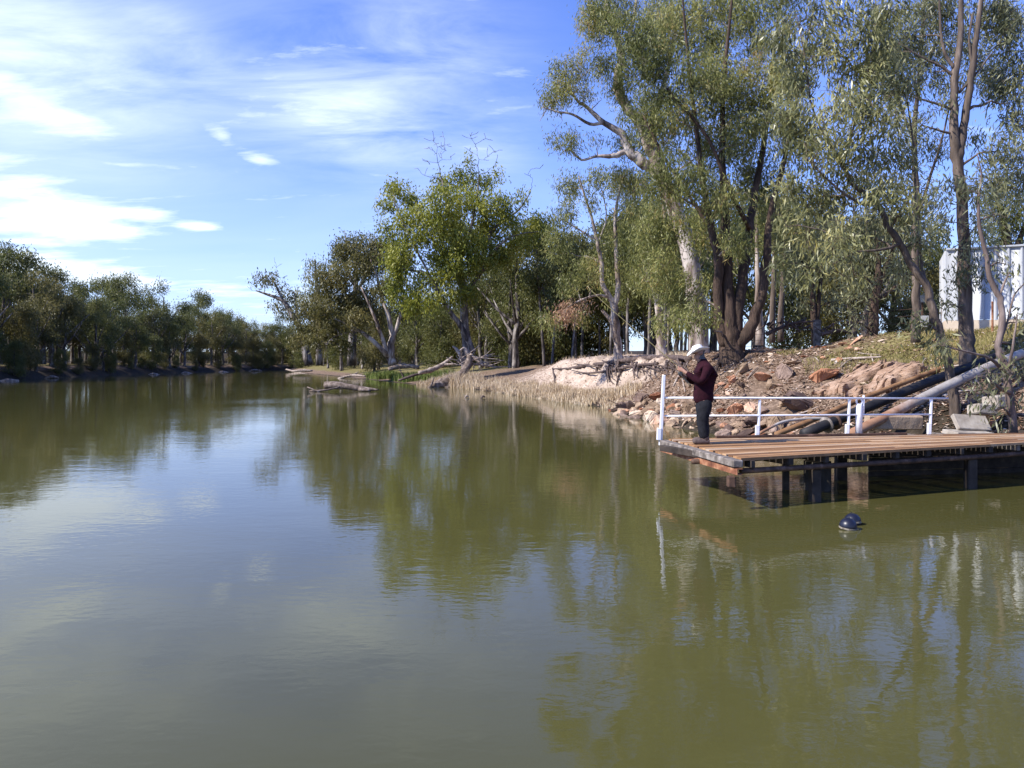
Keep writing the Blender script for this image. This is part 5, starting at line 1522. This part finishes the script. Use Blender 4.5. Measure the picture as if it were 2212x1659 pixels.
for s in (-1, 1):
    lg = legs[s]; dy = s * .105
    B_[f'hip{s}'] = (P3(*lg[0], dy), .07, .07); B_[f'kn{s}'] = (P3(*lg[1], dy), .058, .058); B_[f'an{s}'] = (P3(*lg[2], dy * 1.1), .04, .04); B_[f'toe{s}'] = (P3(*lg[3], dy * 1.15), .03, .035)
    E_ += [('pel', f'hip{s}'), (f'hip{s}', f'kn{s}'), (f'kn{s}', f'an{s}'), (f'an{s}', f'toe{s}')]
    B_[f'sd{s}'] = (P3(1523, 793, s * .17), .06, .06); B_[f'el{s}'] = (P3(1507 if s < 0 else 1504, 826, s * .22), .042, .042)
    w_, h_ = hands[s]
    B_[f'wr{s}'] = (w_, .026, .030); B_[f'pm{s}'] = (h_, .020, .036)
    E_ += [('sh', f'sd{s}'), (f'sd{s}', f'el{s}'), (f'el{s}', f'wr{s}'), (f'wr{s}', f'pm{s}')]
    fwd = (h_ - w_).normalized()
    for q in range(4):
        oz = (.028, .010, -.009, -.026)[q]; Lf = (.030, .034, .031, .025)[q]
        k1 = h_ + fwd * .035 + Vector((0, 0, oz)); k2 = k1 + fwd * Lf * .8 + Vector((0, -s * .018, 0)); k3 = k2 + fwd * -.006 + Vector((0, -s * .028, -.004))
        for nm, co in (('a', k1), ('b', k2), ('c', k3)): B_[f'f{s}{q}{nm}'] = (co, .009, .009)
        E_ += [(f'pm{s}', f'f{s}{q}a'), (f'f{s}{q}a', f'f{s}{q}b'), (f'f{s}{q}b', f'f{s}{q}c')]
    t1 = w_ * .45 + h_ * .55 + Vector((0, -s * .02, .034)); t2 = t1 + fwd * .03 + Vector((0, -s * .016, .010))
    B_[f'th{s}a'] = (t1, .011, .011); B_[f'th{s}b'] = (t2, .009, .009)
    E_ += [(f'wr{s}', f'th{s}a'), (f'th{s}a', f'th{s}b')]
    B_[f'ear{s}'] = (P3(1512, 765, s * .085), .012, .022); E_.append(('hd', f'ear{s}'))
body = skin('body', B_, E_, 'skin', man, 'pel')
# jacket
J = {'hem': (P3(1521, 878), .165, .185), 'w': (P3(1519, 852), .172, .19), 'b': (P3(1520, 828), .155, .185), 'c': (P3(1524, 808), .150, .185), 's': (P3(1525, 792), .10, .13), 'col': (P3(1517, 780), .082, .086), 'ct': (P3(1514, 771), .070, .076)}
JE = [('hem', 'w'), ('w', 'b'), ('b', 'c'), ('c', 's'), ('s', 'col'), ('col', 'ct')]
for s in (-1, 1):
    J[f'sd{s}'] = (P3(1524, 796, s * .175), .088, .088); J[f'ua{s}'] = (P3(1517, 812, s * .205), .078, .078); J[f'el{s}'] = (P3(1507 if s < 0 else 1504, 826, s * .215), .070, .070)
    J[f'fa{s}'] = (P3(1494, 816 if s < 0 else 821, s * .17), .060, .060); J[f'cf{s}'] = (hands[s][0] + (P3(1494, 816) - P3(1478, 804)) * .12, .044, .044)
    JE += [('s', f'sd{s}'), (f'sd{s}', f'ua{s}'), (f'ua{s}', f'el{s}'), (f'el{s}', f'fa{s}'), (f'fa{s}', f'cf{s}')]
skin('jacket', J, JE, 'jacket', man, 'b')
T = {'wa': (P3(1521, 852), .150, .17), 'pe': (P3(1521, 872), .155, .18)}
TE = [('wa', 'pe')]
for s in (-1, 1):
    lg = legs[s]; dy = s * .10
    T[f'h{s}'] = (P3(lg[0][0], 888, dy), .128, .112); T[f'k{s}'] = (P3(lg[1][0], lg[1][1], dy), .104, .094); T[f'c{s}'] = (P3(lg[1][0] + 4, 930, dy), .100, .090); T[f'a{s}'] = (P3(lg[2][0] - .5, lg[2][1] + 5, dy * 1.1), .094, .086)
    TE += [('pe', f'h{s}'), (f'h{s}', f'k{s}'), (f'k{s}', f'c{s}'), (f'c{s}', f'a{s}')]
skin('trousers', T, TE, 'jeans', man, 'pe')
for s in (-1, 1):
    lg = legs[s]; dy = s * .11
    t = Tubes()
    hx, ht = P3(lg[2][0] + 3, vz(ZD + .055), dy), P3(lg[2][0] - 22, vz(ZD + .048), dy * 1.12)
    ft = [hx + Vector((.055, 0, .002)), hx + Vector((.035, 0, 0)), hx * .7 + ht * .3, hx * .35 + ht * .65 + Vector((0, 0, .002)), ht * .9 + hx * .1, ht + Vector((-.03, 0, -.006))]
    t.add(catmull([tuple(c) for c in ft], 3), np.interp(np.linspace(0, 1, 16), [0, .15, .4, .7, .9, 1], [.03, .055, .058, .054, .044, .018]), 14)
    t.add([tuple(hx), tuple(hx + Vector((-.01, 0, .06))), tuple(P3(lg[2][0], lg[2][1] - 6, dy))], [.055, .062, .066], 14)
    bo = link('boot', t.mesh('boot'), M['boots']); bo.parent = man; bo.matrix_parent_inverse = Matrix.Translation(-Vector(man.location))
# hat: pinched crown and rolled brim, tipped forward
hv, hf = lathe([(.001, .105), (.035, .115), (.062, .108), (.080, .085), (.090, .045), (.097, .0), (.115, -.003), (.150, -.004), (.178, .002), (.180, .007), (.150, .003), (.112, .004), (.100, .006)], 32)
ax = np.arctan2(hv[:, 1], hv[:, 0]); rr = np.hypot(hv[:, 0], hv[:, 1])
brim = np.clip((rr - .10) / .08, 0, 1)
hv[:, 2] += brim * (.055 * np.abs(np.sin(ax)) ** 2 - .020 * np.cos(ax) * -1 * 0 - .018 * np.abs(np.cos(ax)))
dent = np.exp(-(hv[:, 1] / .022) ** 2) * (hv[:, 2] > .06)
hv[:, 2] -= dent * .035
hv[:, 0] *= 1.14
ho = link('hat', np_mesh('hat', hv, hf, True), M['hat']); ho.parent = man; ho.matrix_parent_inverse = Matrix.Translation(-Vector(man.location))
ho.location = P3(1508, 758.5); ho.rotation_euler = (0, R(-20), 0)
hb, hbf = lathe([(.0985, .004), (.1005, .008), (.0965, .030), (.0945, .032)], 32); hb[:, 0] *= 1.14
o = link('hat_band', np_mesh('hat_band', hb, hbf, True), M['boots']); o.parent = ho
H = {'a': (P3(1513, 760), .082, .083), 'b': (P3(1515, 767), .058, .075), 'c': (P3(1515, 773), .035, .055)}
skin('hair', H, [('a', 'b'), ('b', 'c')], 'hair', man, 'b')
# rod, held in both hands
M['rod'] = noise_mat('straw yellow rod blank', [(.3, (.30, .23, .08)), (.7, (.44, .36, .15))], (1, 1, 1), 9, bump=0, rough=.35, spec=.5)
M['reel'] = noise_mat('dark reel metal', [(.3, (.015, .014, .013)), (.7, (.06, .055, .05))], (1, 1, 1), 9, bump=0, rough=.35, spec=.5)
M['cork'] = noise_mat('worn cork grip', [(.3, (.22, .16, .10)), (.7, (.38, .29, .19))], (1, 1, 1), 20, bump=.2)
rb = P3(1491, 834, -.05)
rodt = empty('fishing_rod', rb, 'long yellow fishing rod held up by the man in the white hat', 'fishing rod')
ri = Matrix.Translation(-rb)
rp = [P3(1491, 834, -.05), P3(1472, 811, -.04), P3(1459, 788, -.04), P3(1432, 764, -.02), P3(1400, 736, .0), P3(1331, 676, .05), P3(1297, 644, .1), P3(1270, 616, .15)]
t = Tubes(); t.add(catmull(rp[2:], 4), np.linspace(.008, .0038, len(catmull(rp[2:], 4))), 7)
o = link('blank', t.mesh('blank'), M['rod']); o.parent = rodt; o.matrix_parent_inverse = ri
t = Tubes(); t.add(catmull(rp[:3], 5), [.016, .018, .017, .016, .015, .017, .018, .018, .016, .014, .012], 10)
o = link('grip', t.mesh('grip'), M['cork']); o.parent = rodt; o.matrix_parent_inverse = ri
t = Tubes()
rc = P3(1467.5, 807.5, -.085)
t.add([rc + Vector((0, -.028, 0)), rc + Vector((0, -.024, 0)), rc + Vector((0, .024, 0)), rc + Vector((0, .028, 0))], [.030, .038, .038, .030], 16)
t.add([rc + Vector((0, 0, .0)), P3(1472, 811, -.04)], .012, 8)
o = link('reel', t.mesh('reel'), M['reel']); o.parent = rodt; o.matrix_parent_inverse = ri
t = Tubes(); t.add([rc + Vector((0, -.03, 0)), rc + Vector((.012, -.045, -.03)), rc + Vector((.012, -.07, -.034))], [.006, .006, .010], 8)
c2 = link('crank', t.mesh('crank'), M['reel']); c2.parent = o
t = Tubes()
for k in (.25, .45, .62, .78, .92):
    q = np.array(rp[2]) * (1 - k) + np.array(rp[6]) * k
    Pc = catmull(rp[2:], 8); i = np.argmin(np.abs(np.linspace(0, 1, len(Pc)) - k)); q = Pc[i]
    ang = np.linspace(0, 2 * np.pi, 9)
    t.add(np.stack([q[0] + .012 * np.cos(ang), np.full(9, q[1]), q[2] - .016 + .012 * np.sin(ang)], -1), .003, 5, cap=False)
o = link('line_guides', t.mesh('line_guides'), M['reel']); o.parent = rodt; o.matrix_parent_inverse = ri
SKY_TINT = (.43, .82, 1.88, 1.0); CLOUD = (8.6, 9.6, 10.6, 1.0); SKY_STRENGTH = .094
# ------------------------------------------------------------------ sun and sky
SUN_AZ, SUN_EL = -110.0, 41.0      # degrees; azimuth from +Y, negative = to the left
sd = Vector((math.sin(R(SUN_AZ)) * math.cos(R(SUN_EL)), math.cos(R(SUN_AZ)) * math.cos(R(SUN_EL)), math.sin(R(SUN_EL))))
sun = bpy.data.lights.new("sun", 'SUN')
sun.energy = 5.0
sun.angle = R(.53)
sun.color = (1.0, .95, .86)
so = bpy.data.objects.new("sun", sun)
COL.objects.link(so)
so.rotation_euler = sd.to_track_quat('Z', 'Y').to_euler()
so.location = (-40, 10, 60)

W = bpy.data.worlds.new("World")
SC.world = W
W.use_nodes = True
nt = W.node_tree
bg = nt.nodes["Background"]
sky = nt.nodes.new("ShaderNodeTexSky")
sky.sky_type = 'NISHITA'
sky.sun_disc = False
sky.sun_elevation = R(SUN_EL)
sky.sun_rotation = R(SUN_AZ)
sky.air_density = 1.0
sky.dust_density = .6
sky.ozone_density = 2.0
tc = nt.nodes.new("ShaderNodeTexCoord")
sep = nt.nodes.new("ShaderNodeSeparateXYZ")
nt.links.new(tc.outputs['Generated'], sep.inputs[0])


def mth(op, a, b=None, c=None, clamp=False):
    n = nt.nodes.new("ShaderNodeMath"); n.operation = op; n.use_clamp = clamp
    for i, q in enumerate((a, b, c)):
        if q is None: continue
        if isinstance(q, (int, float)): n.inputs[i].default_value = q
        else: nt.links.new(q, n.inputs[i])
    return n.outputs[0]


az = mth('ARCTAN2', sep.outputs[0], sep.outputs[1])
el = mth('ARCSINE', sep.outputs[2])
# cloud layer coordinates: the sky seen as a flat layer overhead
zz = mth('MAXIMUM', sep.outputs[2], .02)
den = mth('ADD', zz, .12)
cx = mth('DIVIDE', sep.outputs[0], den)
cy = mth('DIVIDE', sep.outputs[1], den)
cmb = nt.nodes.new("ShaderNodeCombineXYZ")
nt.links.new(cx, cmb.inputs[0]); nt.links.new(cy, cmb.inputs[1])


def cn(scale, sx, sy, rot, det, ro, dis):
    mp = nt.nodes.new("ShaderNodeMapping")
    mp.inputs['Scale'].default_value = (sx, sy, 1); mp.inputs['Rotation'].default_value = (0, 0, rot)
    nt.links.new(cmb.outputs[0], mp.inputs[0])
    n = nt.nodes.new("ShaderNodeTexNoise")
    n.inputs['Scale'].default_value = scale; n.inputs['Detail'].default_value = det; n.inputs['Roughness'].default_value = ro; n.inputs['Distortion'].default_value = dis
    nt.links.new(mp.outputs[0], n.inputs['Vector'])
    return n.outputs[0]


wisp = cn(1.5, 1.0, 2.4, R(28), 9, .62, .45)
puff = cn(3.6, .8, 1.7, R(6), 9, .62, .3)
soft = cn(.55, 1.0, 1.6, R(20), 4, .5, .5)


def AE(u, v):
    a, b = (u - U0) / F, (VH - v) / F
    return math.atan2(a, 1), math.atan2(b, math.hypot(a, 1))


def blob(u, v, du, dv, rot=0.0):
    a0, e0 = AE(u, v)
    sa, se = du / F, dv / F
    x = mth('SUBTRACT', az, a0); y = mth('SUBTRACT', el, e0)
    c, s = math.cos(rot), math.sin(rot)
    xr = mth('ADD', mth('MULTIPLY', x, c / sa), mth('MULTIPLY', y, s / sa))
    yr = mth('ADD', mth('MULTIPLY', x, -s / se), mth('MULTIPLY', y, c / se))
    r2 = mth('ADD', mth('MULTIPLY', xr, xr), mth('MULTIPLY', yr, yr))
    return mth('EXPONENT', mth('MULTIPLY', r2, -1.0))


def total(bl):
    t = None
    for (w_, *q) in bl:
        m_ = mth('MULTIPLY', blob(*q), w_)
        t = m_ if t is None else mth('ADD', t, m_)
    return t


cirrus = total([(.85, 20, 150, 260, 150, -.35), (.6, 60, 60, 260, 90, -.2), (.85, 720, 230, 170, 90, -.4), (.75, 900, 70, 190, 80, .0), (.55, 380, 70, 120, 40, -.5), (.6, 850, 250, 260, 110, .1), (.35, 480, 150, 380, 130, 0), (.35, 1060, 330, 130, 60, .5)])
cumul = total([(1.05, 50, 425, 170, 50, -.15), (.9, 60, 215, 190, 34, -.3), (.85, 478, 292, 34, 15, -.3), (.85, 560, 343, 40, 12, -.1), (.95, 100, 488, 140, 22, 0), (.95, 290, 462, 90, 14, .05), (.9, 215, 502, 60, 13, 0), (1.1, 432, 490, 38, 9, 0), (.9, 60, 522, 50, 9, 0), (1.1, 190, 598, 190, 20, -.08), (.8, 60, 560, 160, 20, 0), (.5, 660, 640, 200, 40, 0), (.5, 670, 225, 90, 45, -.4)])
a1 = mth('MULTIPLY', cirrus, mth('MULTIPLY_ADD', wisp, 2.4, -.78, True))
a2 = mth('SUBTRACT', mth('MULTIPLY', cumul, 1.25), mth('MULTIPLY', mth('SUBTRACT', .62, puff), 3.4))
a2 = mth('MULTIPLY', mth('MAXIMUM', a2, 0), 1.1, None, True)
a3 = mth('MULTIPLY', mth('MULTIPLY_ADD', soft, 1.6, -.62, True), .25)
# pale air low down
a4 = mth('MULTIPLY', mth('EXPONENT', mth('MULTIPLY', mth('MAXIMUM', el, 0), -6.5)), .72)
a5 = mth('MULTIPLY', blob(-300, 60, 480, 380), .35)
inv = None
for q, k in ((a1, .66), (a2, .8), (a3, 1.0), (a4, 1.0), (a5, 1.0)):
    o_ = mth('SUBTRACT', 1.0, mth('MULTIPLY', q, k), None, True)
    inv = o_ if inv is None else mth('MULTIPLY', inv, o_)
fac = mth('SUBTRACT', 1.0, inv, None, True)
tint = nt.nodes.new("ShaderNodeMix"); tint.data_type = 'RGBA'; tint.blend_type = 'MULTIPLY'
tint.inputs[0].default_value = 1.0
nt.links.new(sky.outputs[0], tint.inputs[6]); tint.inputs[7].default_value = SKY_TINT
mx = nt.nodes.new("ShaderNodeMix"); mx.data_type = 'RGBA'
nt.links.new(fac, mx.inputs[0]); nt.links.new(tint.outputs[2], mx.inputs[6])
mx.inputs[7].default_value = CLOUD
nt.links.new(mx.outputs[2], bg.inputs[0])
bg.inputs[1].default_value = SKY_STRENGTH

SC.view_settings.view_transform = 'Standard'
SC.view_settings.look = 'None'
SC.view_settings.exposure = .62
SC.view_settings.gamma = 1.0
SC.render.engine = 'CYCLES'
SC.cycles.max_bounces = 6
SC.cycles.diffuse_bounces = 3
SC.cycles.glossy_bounces = 3
SC.cycles.transmission_bounces = 4
SC.cycles.use_denoising = True
